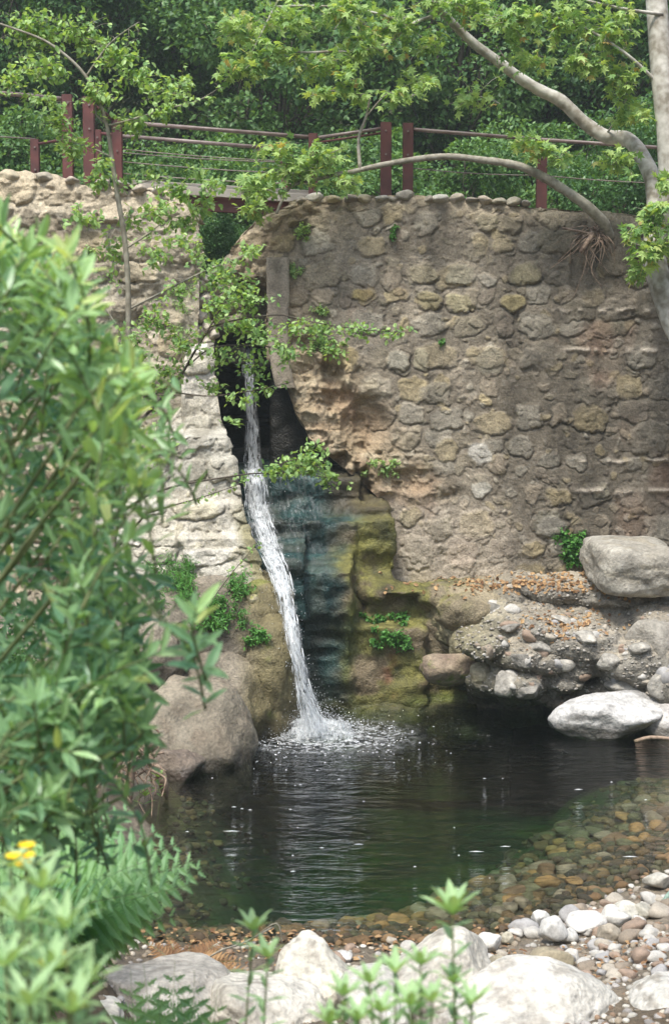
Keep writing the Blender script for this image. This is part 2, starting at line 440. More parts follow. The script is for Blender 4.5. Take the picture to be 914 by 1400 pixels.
# ------------------------------------------------------------------ terrain
_sh = [water_pt(x, y, 0.0) for x, y in [(150, 1285), (300, 1287), (450, 1288), (600, 1292), (690, 1275), (760, 1256), (830, 1230), (914, 1190), (1000, 1150)]]
_shx = np.array([p.x for p in _sh]); _shy = np.array([p.y for p in _sh])
_ly = np.array([-30, 0, 3.5, 6, 10, 12.3, 15, 17, 19, 24.]); _lx = np.array([-.2, -.2, -.55, -.8, -1.45, -1.8, -2.0, -2.15, -2.2, -2.2])
def ground_z(X, Y):
    X = np.asarray(X, float); Y = np.asarray(Y, float)
    ysh = np.interp(X, _shx, _shy); xl = np.interp(Y, _ly, _lx)
    p = np.stack([X, Y, 0 * X], -1)
    d1 = Y - ysh + .12 * vn(p * 1.6, 3); d2 = X - xl + .1 * vn(p * 1.9, 4); d3 = 9 - X
    dep1 = np.clip(d1, 0, None); kx = 1 + 3.2 * sstep(4.2, -2.2, X); dep1 = (.06 * dep1 + .013 * dep1 ** 2 + .012 * np.clip(dep1 - 2.5, 0, None) ** 2) * kx
    dep2 = np.clip(d2, 0, None) * 1.1; dep3 = np.clip(d3, 0, None)
    dep = np.minimum(np.minimum(dep1, dep2), np.minimum(dep3, 1.7))
    a = np.clip(-d1, 0, None); z1 = .055 * a + .16 * np.clip(a - 1, 0, None) + .02 * np.clip(a - 5, 0, 7) ** 2
    b = np.clip(-d2, 0, None); z2 = (1.15 - .45 * sstep(7, 13, Y)) * (1 - np.exp(-1.3 * b)) + (.3 - .16 * sstep(7, 13, Y)) * np.clip(b, 0, 8)
    b3 = np.clip(-d3, 0, None); z3 = 1.2 * (1 - np.exp(-b3)) + .35 * b3
    land = z1 + z2 + z3
    z = np.where((d1 > 0) & (d2 > 0) & (d3 > 0), -dep, land)
    z = z + .16 * fbm(p, .55, 3, 12) * sstep(-.1, -.6, z) + .05 * fbm(p, 1.5, 4, 11) * sstep(0, .6, np.abs(z))
    # upstream side of the dam
    yb = np.where(X < -2.75, 23.4, np.where(X < -.1, 26.4, 24.4))
    up = 7.55 + .15 * fbm(p, .6, 3, 5) + .0 * X
    ch = sstep(.9, .3, np.abs(X + 1.75)); up = up - 1.2 * ch * sstep(45, 27, Y)
    up = up + .52 * np.clip(Y - 33, 0, 60) * (1 + .12 * vn(p * .05, 8)) + .35 * np.clip(np.abs(X) - 14, 0, 30) * sstep(20, 30, Y)
    t = sstep(0, .5, Y - yb)
    z = z * (1 - t) + up * t
    z = z + .0 * X + .3 * np.clip(np.abs(X) - 16, 0, 40) * (1 - t) * .3
    return z

def axis(lo, hi, step, far, g=1.13):
    a = list(np.arange(lo, hi, step)); s = step; x = a[-1]
    while x < far: s *= g; x += s; a.append(x)
    s = step; x = a[0]; b = []
    while x > -far: s *= g; x -= s; b.append(x)
    return np.array(b[::-1] + a)

def build_ground():
    ax = axis(-6.5, 8, .07, 220); ay = axis(2, 27, .07, 240)
    X, Y = np.meshgrid(ax, ay); Z = ground_z(X, Y)
    V = np.stack([X, Y, Z], -1).reshape(-1, 3); nx = len(ax); ny = len(ay)
    i = (np.arange(ny - 1)[:, None] * nx + np.arange(nx - 1)[None, :]).ravel()
    F = np.stack([i, i + 1, i + nx + 1, i + nx], 1)
    me = np_mesh('ground', V, F, np.full(len(F), 4))
    t = np.clip(fbm(V, 1.1, 4, 2) + .5, 0, 1)
    bed = lerp((.05, .045, .022), (.11, .085, .04), t); bed = lerp(bed, lerp((.020, .050, .026), (.055, .105, .036), np.clip(t + .5 * fbm(V, .7, 3, 34), 0, 1)), sstep(-.35, -.9, V[:, 2] + .25 * fbm(V, .8, 3, 33)))
    gravel = lerp((.11, .09, .065), (.24, .20, .15), t)
    soil = lerp((.07, .05, .03), (.16, .12, .075), t)
    forest = lerp((.018, .03, .012), (.05, .06, .025), t)
    z = V[:, 2]; y = V[:, 1]; x = V[:, 0]
    c = lerp(bed, gravel, sstep(-.03, .02, z)); c = lerp(c, soil, sstep(.25, .7, z)); c = lerp(c, forest, sstep(25.5, 27, y))
    alg = sstep(.05, .35, fbm(V, .9, 3, 31)) * sstep(-.12, -.3, z); c = lerp(c, np.array((.13, .15, .02)), alg * .6)
    set_col(me, c, sstep(.06, -.01, z) * .8)
    o = link_mesh('ground', me, M['soil']); tag(o, kind='structure'); return o
ground = build_ground()

def gz(x, y): return float(ground_z(np.array([x]), np.array([y]))[0])

# ------------------------------------------------------------------ masonry
def stone_field(X0, X1, Z0, Z1, step, rows, palette, seed, pitch=.5, mortar=((.165, .145, .115), (.265, .235, .19)), proud=.07, skip=.15, small=500, big=1.0, sqr=(2.3, 3.6)):
    """courses of river stones bedded in rough mortar: relief and own colours on a grid"""
    r = np.random.default_rng(seed)
    xs = np.arange(X0, X1, step); zs = np.arange(Z0, Z1, step); XX, ZZ = np.meshgrid(xs, zs)
    p = np.stack([XX, ZZ * 1.0, 0 * XX], -1)
    H = .035 * fbm(p, 1.4, 3, seed) + .022 * fbm(p, 5, 3, seed + 1) + .016 * fbm(p, 17, 3, seed + 2)
    pits = sstep(.35, .6, fbm(p, 9, 2, seed + 7)); H -= .03 * pits
    t = np.clip(fbm(p, 2.2, 5, seed + 3) * 1.2 + .5, 0, 1); C = lerp(mortar[0], mortar[1], t)
    C = lerp(C, np.array((.30, .28, .245)), sstep(.3, .5, fbm(p, 14, 3, seed + 12)) * .5)
    nE = fbm(p, 11, 3, seed + 8); nD = fbm(p, 1.7, 3, seed + 9)
    wob = p + .065 * np.stack([fbm(p, 6, 2, seed + 4), fbm(p, 6, 2, seed + 5), 0 * XX], -1)
    def put(cx, cz, rx, rz, h, col, sq, ang):
        m = max(rx, rz) * 1.5
        i0, i1 = int((cx - m - X0) / step), int((cx + m - X0) / step) + 1; j0, j1 = int((cz - m - Z0) / step), int((cz + m - Z0) / step) + 1
        i0, j0 = max(i0, 0), max(j0, 0); i1, j1 = min(i1, len(xs)), min(j1, len(zs))
        if i1 - i0 < 2 or j1 - j0 < 2: return
        q = wob[j0:j1, i0:i1]; u = q[..., 0] - cx; v = q[..., 1] - cz
        ca, sa = math.cos(ang), math.sin(ang); u, v = (u * ca + v * sa) / rx, (-u * sa + v * ca) / rz
        d = (np.abs(u) ** sq + np.abs(v) ** sq) ** (1 / sq)
        d = d + .16 * nE[j0:j1, i0:i1]; dome = np.sqrt(np.clip(1 - np.clip(d, 0, 1) ** 6, 0, 1))
        ins = d < 1; groove = np.exp(-((d - 1.04) / .10) ** 2)
        h0 = H[j0:j1, i0:i1]
        facet = .012 * fbm(np.stack([u * 1.3, v * 1.3, 0 * u + cx * 7], -1), 1.2, 2, seed + 40)
        hn = h * dome + facet + .25 * h0
        gv = np.clip(.25 + nD[j0:j1, i0:i1] * 1.6 - .5 * np.sign(v) * np.abs(v) ** 2 * (h < .09), 0, 1)
        H[j0:j1, i0:i1] = np.where(ins, np.maximum(hn + h0 * .45, h0 * .8), h0 - .030 * groove * gv)
        tone = 1 + .22 * fbm(np.stack([u * 2, v * 2, 0 * u + cz * 5], -1), 1.5, 3, seed + 41)
        cov = (sstep(0, .22, 1 - d + .25 * nE[j0:j1, i0:i1]) * (.62 + .36 * sstep(-.5, .3, nD[j0:j1, i0:i1] + .3 * (h > .085))))[..., None]
        base_ = C[j0:j1, i0:i1] * (1 - .22 * (groove * gv)[..., None]); C[j0:j1, i0:i1] = base_ * (1 - cov) + np.array(col)[None, None] * tone[..., None] * cov
    for _ in range(small):
        q = r.uniform(.025, .08); put(r.uniform(X0, X1), r.uniform(Z0, Z1), q * r.uniform(1, 1.5), q, r.uniform(.015, .04), palette[r.integers(len(palette))], 2.2, r.normal(0, .4))
    z = Z0 + .2
    while z < Z1:
        ph = pitch * r.uniform(.75, 1.2); x = X0 - r.uniform(0, .4)
        while x < X1:
            w = ph * r.uniform(.55, 1.35) * big
            if r.random() > skip:
                put(x + w / 2, z + r.normal(0, .035), w * .47, ph * r.uniform(.33, .46), proud * r.uniform(.35, 1.25), palette[r.integers(len(palette))], r.uniform(*sqr), r.normal(0, .12))
            x += w * r.uniform(1.0, 1.22)
        z += ph * .97
    return dict(X0=X0, Z0=Z0, step=step, H=H, C=C, put=put, xs=xs, zs=zs)

def samp(fld, X, Z):
    A, B = fld['H'], fld['C']; i = np.clip((X - fld['X0']) / fld['step'], 0, A.shape[1] - 1.001); j = np.clip((Z - fld['Z0']) / fld['step'], 0, A.shape[0] - 1.001)
    i0 = i.astype(int); j0 = j.astype(int); fi = i - i0; fj = j - j0
    def bl(G):
        a = fi[..., None] if G.ndim == 3 else fi; b = fj[..., None] if G.ndim == 3 else fj
        return (G[j0, i0] * (1 - a) + G[j0, i0 + 1] * a) * (1 - b) + (G[j0 + 1, i0] * (1 - a) + G[j0 + 1, i0 + 1] * a) * b
    return bl(A), bl(B)

def wall_mesh(name, fld, z0, ztop, XL, XR, Yf, step, thick, sides='LR', extra=None, parent=None, seed=0, mat=None, hs=1.0, flare=0.0):
    """front skin from XL(z) to XR(z), up to ztop(x), turned back by `thick` at its ends and over its crest"""
    zm = max(ztop(x) for x in np.linspace(XL(z0), XR(z0), 50)); nz = int((zm - z0) / step)
    wid = max(XR(z) - XL(z) for z in np.linspace(z0, zm, 20)); nx = int(wid / step)
    nb = int(thick / (step * 2.5)); bk = np.linspace(thick / nb, thick, nb)
    s = np.linspace(0, 1, nx); t = np.linspace(0, 1, nz)
    dep_i = np.zeros(nx)
    if 'L' in sides: s = np.concatenate([np.zeros(nb), s]); dep_i = np.concatenate([bk[::-1], dep_i])
    if 'R' in sides: s = np.concatenate([s, np.ones(nb)]); dep_i = np.concatenate([dep_i, bk])
    t = np.concatenate([t, np.ones(nb)]); dep_j = np.concatenate([np.zeros(nz), bk])
    S, T = np.meshgrid(s, t); DI, DJ = np.meshgrid(dep_i, dep_j); D = np.maximum(DI, DJ)
    vXL = np.interp; zz = np.linspace(z0, zm, 400); xl = np.array([XL(q) for q in zz]); xr = np.array([XR(q) for q in zz])
    Zg = z0 + (zm - z0) * T; X = np.interp(Zg, zz, xl) * (1 - S) + np.interp(Zg, zz, xr) * S
    xx = np.linspace(X.min(), X.max(), 400); zt = np.array([ztop(q) for q in xx]); Z = z0 + (np.interp(X, xx, zt) - z0) * T
    X = np.interp(Z, zz, xl) * (1 - S) + np.interp(Z, zz, xr) * S - flare * D * (DI > 0) * (S > .5)
    Y = np.array([Yf(q) for q in zz]); Y = np.interp(Z, zz, Y) + D
    H, C = samp(fld, X + np.where(DI > 0, D * np.where(S < .5, -1, 1), 0), Z - np.where(DJ > 0, D * .7, 0))
    back = (D > 0)
    P3 = np.stack([X, Y, Z], -1)
    # outward direction
    ox = np.where((DI > 0) & (S < .5), -1., 0) + np.where((DI > 0) & (S > .5), 1., 0); oz = np.where(DJ > 0, 1., 0); oy = np.where(back, 0, -1.)
    ln = np.sqrt(ox ** 2 + oy ** 2 + oz ** 2) + 1e-9
    em = 1 - np.clip(D / .2, 0, 1)
    H2 = H * hs + np.where(back, .05 * fbm(P3, 2.5, 4, seed + 90), 0)
    P3 = P3 + (H2 / ln)[..., None] * np.stack([ox, oy, oz], -1)
    # soften the arris
    rim = np.zeros_like(S)
    if 'L' in sides: rim = np.maximum(rim, np.exp(-((X - np.interp(Z, zz, xl)) / .09)) * (~back))
    if 'R' in sides: rim = np.maximum(rim, np.exp(-((np.interp(Z, zz, xr) - X) / .09)) * (~back))
    rim = np.maximum(rim, np.exp(-((np.interp(X, xx, zt) - Z) / .07)) * (~back))
    P3[..., 1] += .07 * rim
    wet = np.zeros_like(S)
    if extra: P3, C, wet = extra(P3, C, X, Z, D, wet)
    ny_, nx_ = S.shape; i = (np.arange(ny_ - 1)[:, None] * nx_ + np.arange(nx_ - 1)[None, :]).ravel()
    F = np.stack([i, i + 1, i + nx_ + 1, i + nx_], 1)
    me = np_mesh(name, P3.reshape(-1, 3), F, np.full(len(F), 4)); set_col(me, C.reshape(-1, 3), wet.ravel())
    return link_mesh(name, me, mat or M['masonry'], parent)

def pxprof(pts, Y, axis_='x'):
    """list of surveyed outline points at distance Y -> function X(z)"""
    q = [P(x, y, Y) for x, y in pts]; z = np.array([a.z for a in q]); x = np.array([a.x for a in q]); o = np.argsort(z)
    return lambda v: float(np.interp(v, z[o], x[o]))
def pxtop(pts, Y):
    q = [P(x, y, Y) for x, y in pts]; x = np.array([a.x for a in q]); z = np.array([a.z for a in q])
    return lambda v: float(np.interp(v, x, z))

PAL = [(.27, .24, .185), (.33, .285, .195), (.31, .29, .245), (.22, .20, .165), (.38, .355, .30), (.26, .235, .18), (.19, .165, .135), (.30, .26, .205), (.34, .29, .185)]

# --- right hand stretch of the dam
YR = 23.0
rw = empty('stone_wall', P(700, 820, YR)); tag(rw, 'tall rubble masonry dam wall of river stones, right of the waterfall slot', 'stone wall')
XLr = pxprof([(400, 262), (396, 280), (352, 298), (332, 320), (318, 345), (314, 372), (340, 382), (364, 400), (366, 490), (388, 520), (402, 560), (428, 604), (470, 640), (512, 676), (528, 700), (534, 760), (536, 850)], YR)
ztr = pxtop([(300, 300), (345, 296), (396, 276), (425, 270), (560, 268), (640, 272), (730, 283), (914, 296), (1250, 300)], YR)
z0 = P(500, 860, YR).z; x1 = P(1200, 500, YR).x
f = stone_field(-2.6, x1 + 1.6, z0 - .1, ztr(0) + .8, .013, 0, PAL, 21, pitch=.45, proud=.05, skip=.3, small=2200)
def ps(x, y, w, h, col, hh=.08, sq=2.5, ang=0):
    q = P(x, y, YR); col = tuple(np.array(col) * .72 + np.array((.25, .225, .18)) * .28); hh *= .8; f['put'](q.x, q.z, px(w, YR) / 2, px(h, YR) / 2, hh, col, sq, ang)
for a in [(667, 305, 34, 26, (.30, .27, .19), .14), (696, 308, 30, 22, (.25, .22, .16), .12), (580, 375, 40, 28, (.33, .30, .20), .1), (628, 376, 40, 30, (.27, .26, .2), .08), (663, 383, 24, 20, (.32, .31, .28), .08),
          (718, 375, 46, 30, (.26, .24, .15), .08), (587, 411, 34, 26, (.34, .30, .17), .1), (624, 415, 36, 26, (.35, .32, .2), .1), (702, 415, 34, 24, (.36, .31, .15), .1), (495, 403, 34, 16, (.38, .31, .12), .08),
          (543, 494, 34, 30, (.34, .33, .28), .09), (576, 490, 24, 34, (.30, .28, .2), .07), (480, 490, 30, 34, (.36, .29, .14), .06), (595, 537, 46, 30, (.29, .27, .22), .07), (655, 618, 32, 32, (.66, .66, .64), .05),
          (656, 670, 27, 22, (.50, .50, .47), .06), (610, 617, 36, 34, (.33, .28, .17), .07), (885, 600, 54, 48, (.24, .22, .18), .1), (812, 535, 60, 40, (.23, .21, .17), .08), (840, 360, 50, 34, (.19, .17, .13), .08),
          (885, 415, 44, 40, (.20, .18, .14), .09), (668, 495, 40, 44, (.25, .24, .19), .07), (725, 490, 26, 32, (.16, .15, .13), .1), (820, 672, 26, 20, (.34, .32, .25), .06), (750, 715, 44, 40, (.28, .27, .22), .07),
          (560, 705, 34, 26, (.30, .27, .12), .08), (600, 722, 40, 34, (.26, .25, .18), .06), (570, 755, 50, 46, (.30, .28, .23), .06), (630, 757, 44, 50, (.33, .25, .2), .05), (755, 722, 46, 34, (.30, .29, .26), .08),
          (840, 425, 50, 30, (.19, .17, .14), .07), (790, 425, 50, 30, (.20, .18, .14), .07), (760, 330, 60, 34, (.22, .2, .15), .08), (650, 345, 30, 22, (.22, .2, .15), .05), (555, 640, 22, 18, (.25, .23, .19), .05), (582, 640, 30, 14, (.25, .23, .15), .05)]:
    ps(*a)
def rw_extra(P3, C, X, Z, D, wet):
    q = np.stack([X, Z, D], -1)
    xl = np.array([XLr(z) for z in np.linspace(0, 9, 500)]); e = X - np.interp(Z, np.linspace(0, 9, 500), xl)
    # broken-out core at the eroded end
    zc1, zc2 = P(0, 690, YR).z, P(0, 500, YR).z
    w = sstep(1.75, .5, e + .35 * fbm(q, 1.2, 3, 61)) * sstep(zc1 - .1, zc1 + .3, Z) * sstep(zc2 + .35, zc2 - .2, Z)
    w2 = sstep(1.3, .2, e + .4 * fbm(q, 1.5, 3, 63)) * sstep(zc2 - .3, zc2 + .3, Z) * .75
    w = np.clip(w + w2, 0, 1)
    n = fbm(q, 1.9, 4, 62); hollow = sstep(.05, .4, n); lump = ridged(q, 2.3, 4, 66)
    P3[..., 1] += w * (.30 * hollow - .16 * lump + .05)
    C = lerp(C, lerp(np.array((.32, .255, .17)), np.array((.40, .345, .25)), sstep(-.2, .5, fbm(q, 6, 3, 64))), w * .8)
    cav = np.exp(-(((X - P(497, 580, YR).x) / .38) ** 2 + ((Z - P(497, 580, YR).z) / .42) ** 2) ** 2)
    P3[..., 1] += .30 * cav * (D == 0); C = lerp(C, np.array((.27, .19, .12)), cav * .6)
    # damp dark seepage right of the pale stones, running down
    xs = P(690, 500, YR).x; st = sstep(xs - .22, xs + .10, X + .12 * fbm(q, .8, 3, 65)) * .50
    C = C * (1 - st * (0.75 + .3 * fbm(np.stack([X * 5, Z * .5, 0 * X], -1), 1, 3, 67)))[..., None]
    st2 = sstep(.25, .6, fbm(np.stack([X * 2.4, Z * .28, 0 * X], -1), 1, 4, 68)); C = C * (1 - .3 * st2)[..., None]
    C = lerp(C, np.array((.30, .14, .085)), sstep(.3, .6, fbm(q, .9, 3, 69)) * .18)
    # paler lime-washed foot
    zf = P(0, 700, YR).z; ft = sstep(zf + .5, zf - .3, Z) * sstep(3.3, 2.2, X) * .55; C = lerp(C, np.array((.44, .39, .33)), ft)
    # lime runs along some courses
    for yy, a0 in ((425, 735), (478, 760), (630, 780), (672, 780)):
        zz = P(0, yy, YR).z; band = np.exp(-((Z - zz - .04 * fbm(q, 3, 2, 70)) / .045) ** 2) * sstep(P(a0, 0, YR).x, P(a0 + 30, 0, YR).x, X) * sstep(-.3, .3, fbm(q, 7, 2, 71))
        C = lerp(C, np.array((.42, .38, .33)), band * .7); P3[..., 1] -= .04 * band
    crest = sstep(.10, .02, np.abs(np.array([0])) + (8.2 - Z)) * 0
    ct = np.interp(X, np.linspace(-3, 7, 200), [ztr(v) for v in np.linspace(-3, 7, 200)]) - Z
    cr = np.maximum(sstep(.30, .02, ct + .15 * fbm(q, 2, 2, 72)) * .6, (D > 0) * 1.0 * (ct < .1)); C = lerp(C, np.array((.50, .43, .33)), cr * .75)
    return P3, C * np.array((1.0, .965, .90)), wet
wall_r = wall_mesh('masonry', f, z0, ztr, XLr, lambda z: x1, lambda z: YR, .0145, 1.5, 'L', rw_extra, rw, 5, hs=.52)

def caps(parent, pts, Y, seed, h=.13):
    r = np.random.default_rng(seed)
    for k, (x, y, w) in enumerate(pts):
        q = P(x, y, Y); rr = px(w, Y) / 2
        c = np.array(PAL[r.integers(len(PAL))]) * 1.15
        boulder('cap_stone', (q.x, q.y + .08, q.z), (rr * 1.02, r.uniform(.14, .2), rr * r.uniform(.5, .7)), seed * 100 + k, c * .85, c * 1.2, None, (0, r.normal(0, .1), 0), sub=4, mat=M['cobble'], parent=parent)
caps(rw, [(430, 270, 26), (455, 272, 24), (478, 272, 24), (498, 272, 22), (520, 272, 24), (553, 268, 30), (586, 272, 20), (602, 272, 26), (625, 271, 24), (645, 272, 20), (663, 273, 22), (682, 275, 24), (702, 276, 24), (718, 277, 16), (412, 274, 20), (536, 272, 16)], YR, 31)

# concrete jamb at its end
def pillar():
    mb = MB(); rows = []
    for (xa, xb, y) in [(365, 394, 352), (364, 395, 380), (366, 394, 430), (367, 395, 480), (370, 399, 505), (378, 403, 530)]:
        a, b = P(xa, y, 22.86), P(xb, y, 22.86); rows.append((a, b))
    def den(k, i, j):
        a, b = rows[k]; return a.lerp(b, i)
    V = []; n = len(rows); sub = 8; m = 10
    for k in range((n - 1) * sub + 1):
        kk = min(k // sub, n - 2); t = (k - kk * sub) / sub
        a = rows[kk][0].lerp(rows[kk + 1][0], t); b = rows[kk][1].lerp(rows[kk + 1][1], t)
        prof = [a + Vector((0, 1.2, 0))] + [a.lerp(b, i / (m - 1)) + Vector((0, -.025 * (1 if 0 < i < m - 1 else 0), 0)) for i in range(m)] + [b + Vector((0, 1.2, 0))]
        V += prof
    V = np.array([v[:] for v in V]); V += .035 * np.stack([fbm(V, 3, 4, 5), fbm(V, 4, 4, 6), 0 * V[:, 0]], -1)
    c = m + 2; R = (n - 1) * sub + 1; F = [(r * c + i, r * c + i + 1, (r + 1) * c + i + 1, (r + 1) * c + i) for r in range(R - 1) for i in range(c - 1)]
    me = np_mesh('concrete_jamb', V, [i for q in F for i in q], [4] * len(F))
    t = np.clip(.5 + fbm(V * np.array([3, 1, .6]), 1.5, 4, 7), 0, 1); set_col(me, lerp((.23, .195, .145), (.38, .33, .26), t), 0)
    return link_mesh('concrete_jamb', me, M['masonry'], rw)
pillar()

# --- left hand stretch
YL = 22.3
lw = empty('stone_wall', P(120, 700, YL)); tag(lw, 'weathered tan rubble masonry dam wall behind the leafy sapling, left of the slot', 'stone wall')
XRl = pxprof([(262, 240), (270, 300), (276, 340), (270, 375), (272, 430), (268, 470), (268, 560), (268, 900)], YL)
ztl = pxtop([(-400, 232), (0, 238), (60, 243), (130, 252), (200, 256), (240, 268), (262, 290), (276, 330)], YL)
z0l = P(200, 1000, YL).z; xl0 = P(-330, 500, YL).x
f2 = stone_field(xl0 - .3, -0.2, z0l - .1, 9.2, .014, 0, [(.34, .29, .2), (.38, .33, .24), (.3, .26, .19), (.36, .3, .19), (.27, .24, .18)], 41, pitch=.52, mortar=((.27, .235, .17), (.43, .385, .29)), proud=.06, skip=.3, small=900, big=1.35, sqr=(2.6, 4.5))
def lw_extra(P3, C, X, Z, D, wet):
    q = np.stack([X, Z, D], -1)
    n = ridged(q * np.array([1, 1.7, 1]), .9, 5, 82); P3[..., 1] += -.10 * n + .10 * sstep(0, .5, fbm(q, 1.6, 3, 83))
    C = lerp(C, np.array((.24, .15, .075)), sstep(.2, .6, fbm(q, 1.1, 4, 84)) * .35)
    C = lerp(C, np.array((.50, .42, .30)), sstep(P(0, 330, YL).z, P(0, 262, YL).z, Z + .2 * fbm(q, 2, 3, 85)) * .55)
    C = lerp(C, np.array((.17, .155, .13)), sstep(.3, .65, fbm(q, 1.9, 4, 86)) * .35)
    return P3, C, wet
wall_l = wall_mesh('masonry', f2, z0l, ztl, lambda z: xl0, XRl, lambda z: YL, .016, 1.6, 'R', lw_extra, lw, 6, flare=.3)
caps(lw, [(140, 250, 26), (168, 252, 24), (190, 256, 22), (215, 260, 20), (12, 240, 30), (60, 243, 30), (98, 247, 24)], YL, 33)

# --- stepped buttress below it, beside the chute
YB = 21.0
bt = empty('stone_buttress', P(280, 800, YB)); tag(bt, 'pale stepped masonry buttress in full light on the left edge of the cascade', 'buttress')
XRb = pxprof([(276, 450), (284, 470), (286, 520), (296, 575), (312, 610), (324, 660), (336, 710), (350, 760), (366, 800), (372, 860), (372, 960)], YB)
XLb = lambda z: P(120, 600, YB).x
zb0 = P(0, 960, YB).z; zs_ = [P(0, y, YB).z for y in (960, 800, 785, 735, 728, 690, 684, 660, 598, 588, 500, 470, 440)]
ys_ = [20.3, 20.55, 20.75, 20.85, 21.0, 21.1, 21.25, 21.3, 21.4, 21.9, 22.0, 22.05, 22.2]
Yfb = lambda z: float(np.interp(z, zs_, ys_))
ztb = pxtop([(100, 590), (205, 588), (232, 560), (243, 476), (285, 466), (300, 466), (380, 466)], YB)
f3 = stone_field(-4.4, .6, zb0 - .1, ztb(-1.9) + .6, .013, 0, [(.44, .41, .33), (.50, .475, .41), (.42, .38, .28), (.46, .42, .31), (.54, .51, .45)], 51, pitch=.36, mortar=((.38, .35, .28), (.52, .49, .42)), proud=.05, skip=.3, small=120, big=2.1, sqr=(3, 5.5))
def bt_extra(P3, C, X, Z, D, wet):
    q = np.stack([X, Z, D], -1)
    zt, zb = P(0, 590, YB).z, P(0, 672, YB).z
    blk = sstep(zb - .05, zb + .08, Z) * sstep(.15, 0, Z - zt); C = lerp(C, lerp(np.array((.40, .38, .32)), np.array((.27, .25, .2)), sstep(-.1, .4, fbm(q, 3, 4, 91))), blk * .85)
    P3[..., 1] += -.05 * ridged(q, 1.6, 3, 90)
    xr = np.interp(Z, np.linspace(0, 7, 300), [XRb(v) for v in np.linspace(0, 7, 300)])
    e = xr - X; z8 = P(0, 700, YB).z
    og = sstep(.28, .05, e) * sstep(z8 + .3, z8 - .3, Z); C = lerp(C, np.array((.17, .15, .05)), og * .8)
    low = sstep(P(0, 780, YB).z + .1, P(0, 820, YB).z, Z); C = lerp(C, np.array((.22, .18, .10)), low * .8)
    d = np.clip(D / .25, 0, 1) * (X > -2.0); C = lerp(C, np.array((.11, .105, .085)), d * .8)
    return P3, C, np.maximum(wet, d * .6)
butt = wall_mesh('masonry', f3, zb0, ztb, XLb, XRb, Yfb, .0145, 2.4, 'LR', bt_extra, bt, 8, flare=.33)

# pale stones in the jamb of the slot, lit at the end of the left wall
rj = np.random.default_rng(12)
jam = empty('rubble_jamb', P(278, 470, 22.6)); tag(jam, 'column of whitish rubble stones edging the left side of the slot', 'rubble')
for k, (x, y, w, h) in enumerate([(273, 392, 24, 26), (286, 384, 22, 22), (279, 411, 26, 22), (276, 432, 22, 20), (284, 446, 20, 16), (274, 452, 22, 18), (282, 466, 22, 16), (292, 458, 18, 14), (272, 478, 26, 22), (292, 372, 20, 18), (298, 392, 20, 22), (262, 488, 22, 20)]):
    q = P(x, y, 22.75); c = np.array((.52, .47, .38)) * rj.uniform(.8, 1.15)
    boulder('stone', q, (px(w, 22.7) / 2 * 1.15, .28, px(h, 22.7) / 2 * 1.15), 700 + k, c * .85, c * 1.1, sub=4, parent=jam, mat=M['cobble'])

# --- sill and broken lintel inside the slot
def rubble_col(c1, c2, c3=None, wetz=None, seed=0):
    def fn(p, n):
        c = lerp(c1, c2, np.clip(.5 + fbm(p, 2.2, 4, seed), 0, 1))
        if c3 is not None: c = lerp(c, np.array(c3), sstep(.15, .5, fbm(p, 1.3, 3, seed + 4)))
        w = np.zeros(len(p))
        if wetz is not None: w = sstep(wetz + .2, wetz - .2, p[:, 2] + .2 * fbm(p, 2, 2, seed + 6)); c = c * (1 - .55 * w)[:, None]
        return c, w * .8
    return fn
def S(x, y, Y, rx, rz, ry, rot=(0, 0, 0)): return ('s', P(x, y, Y), (px(rx, Y), ry, px(rz, Y)), rot)
def B(x, y, Y, rx, rz, ry, rot=(0, 0, 0)): return ('b', P(x, y, Y), (px(rx, Y), ry, px(rz, Y)), rot)
sill = mass('broken_sill', [B(325, 430, 24.6, 62, 27, .7), S(300, 420, 24.2, 34, 32, .5), S(345, 400, 24.2, 34, 38, .5), S(350, 350, 24.6, 24, 60, .5, (0, .35, 0)), S(330, 372, 24.4, 26, 30, .5), S(325, 445, 24.1, 46, 16, .4), S(300, 452, 24.0, 24, 10, .3), S(352, 452, 24.0, 12, 14, .3)], .045,
            [('r', .10, 1.8, 4, 5), ('f', .05, 5, 3, 6)], rubble_col((.17, .145, .10), (.33, .29, .22), (.20, .13, .07), P(0, 458, 24).z, 3), M['rock'])
tag(sill, 'broken rubble and concrete lintel spanning the slot above the falling water', 'rubble lintel')
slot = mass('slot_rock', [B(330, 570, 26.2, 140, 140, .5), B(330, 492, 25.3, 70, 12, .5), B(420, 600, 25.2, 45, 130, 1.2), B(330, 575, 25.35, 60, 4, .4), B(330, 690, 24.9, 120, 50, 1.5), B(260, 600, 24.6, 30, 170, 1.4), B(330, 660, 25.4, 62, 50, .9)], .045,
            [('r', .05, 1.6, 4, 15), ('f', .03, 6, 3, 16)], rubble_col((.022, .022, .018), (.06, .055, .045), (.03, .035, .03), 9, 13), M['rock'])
tag(slot, 'dark wet rock recess behind the free falling upper water', 'rock face')
beam = mass('concrete_beam', [B(308, 486, 24.3, 30, 12, .3), B(330, 497, 24.4, 62, 4, .25)], .03, [('f', .03, 4, 4, 21)], rubble_col((.10, .09, .07), (.20, .18, .145), None, None, 23), M['rock'])
tag(beam, 'grey concrete ledge at the mouth of the slot beside the falling water', 'concrete ledge')

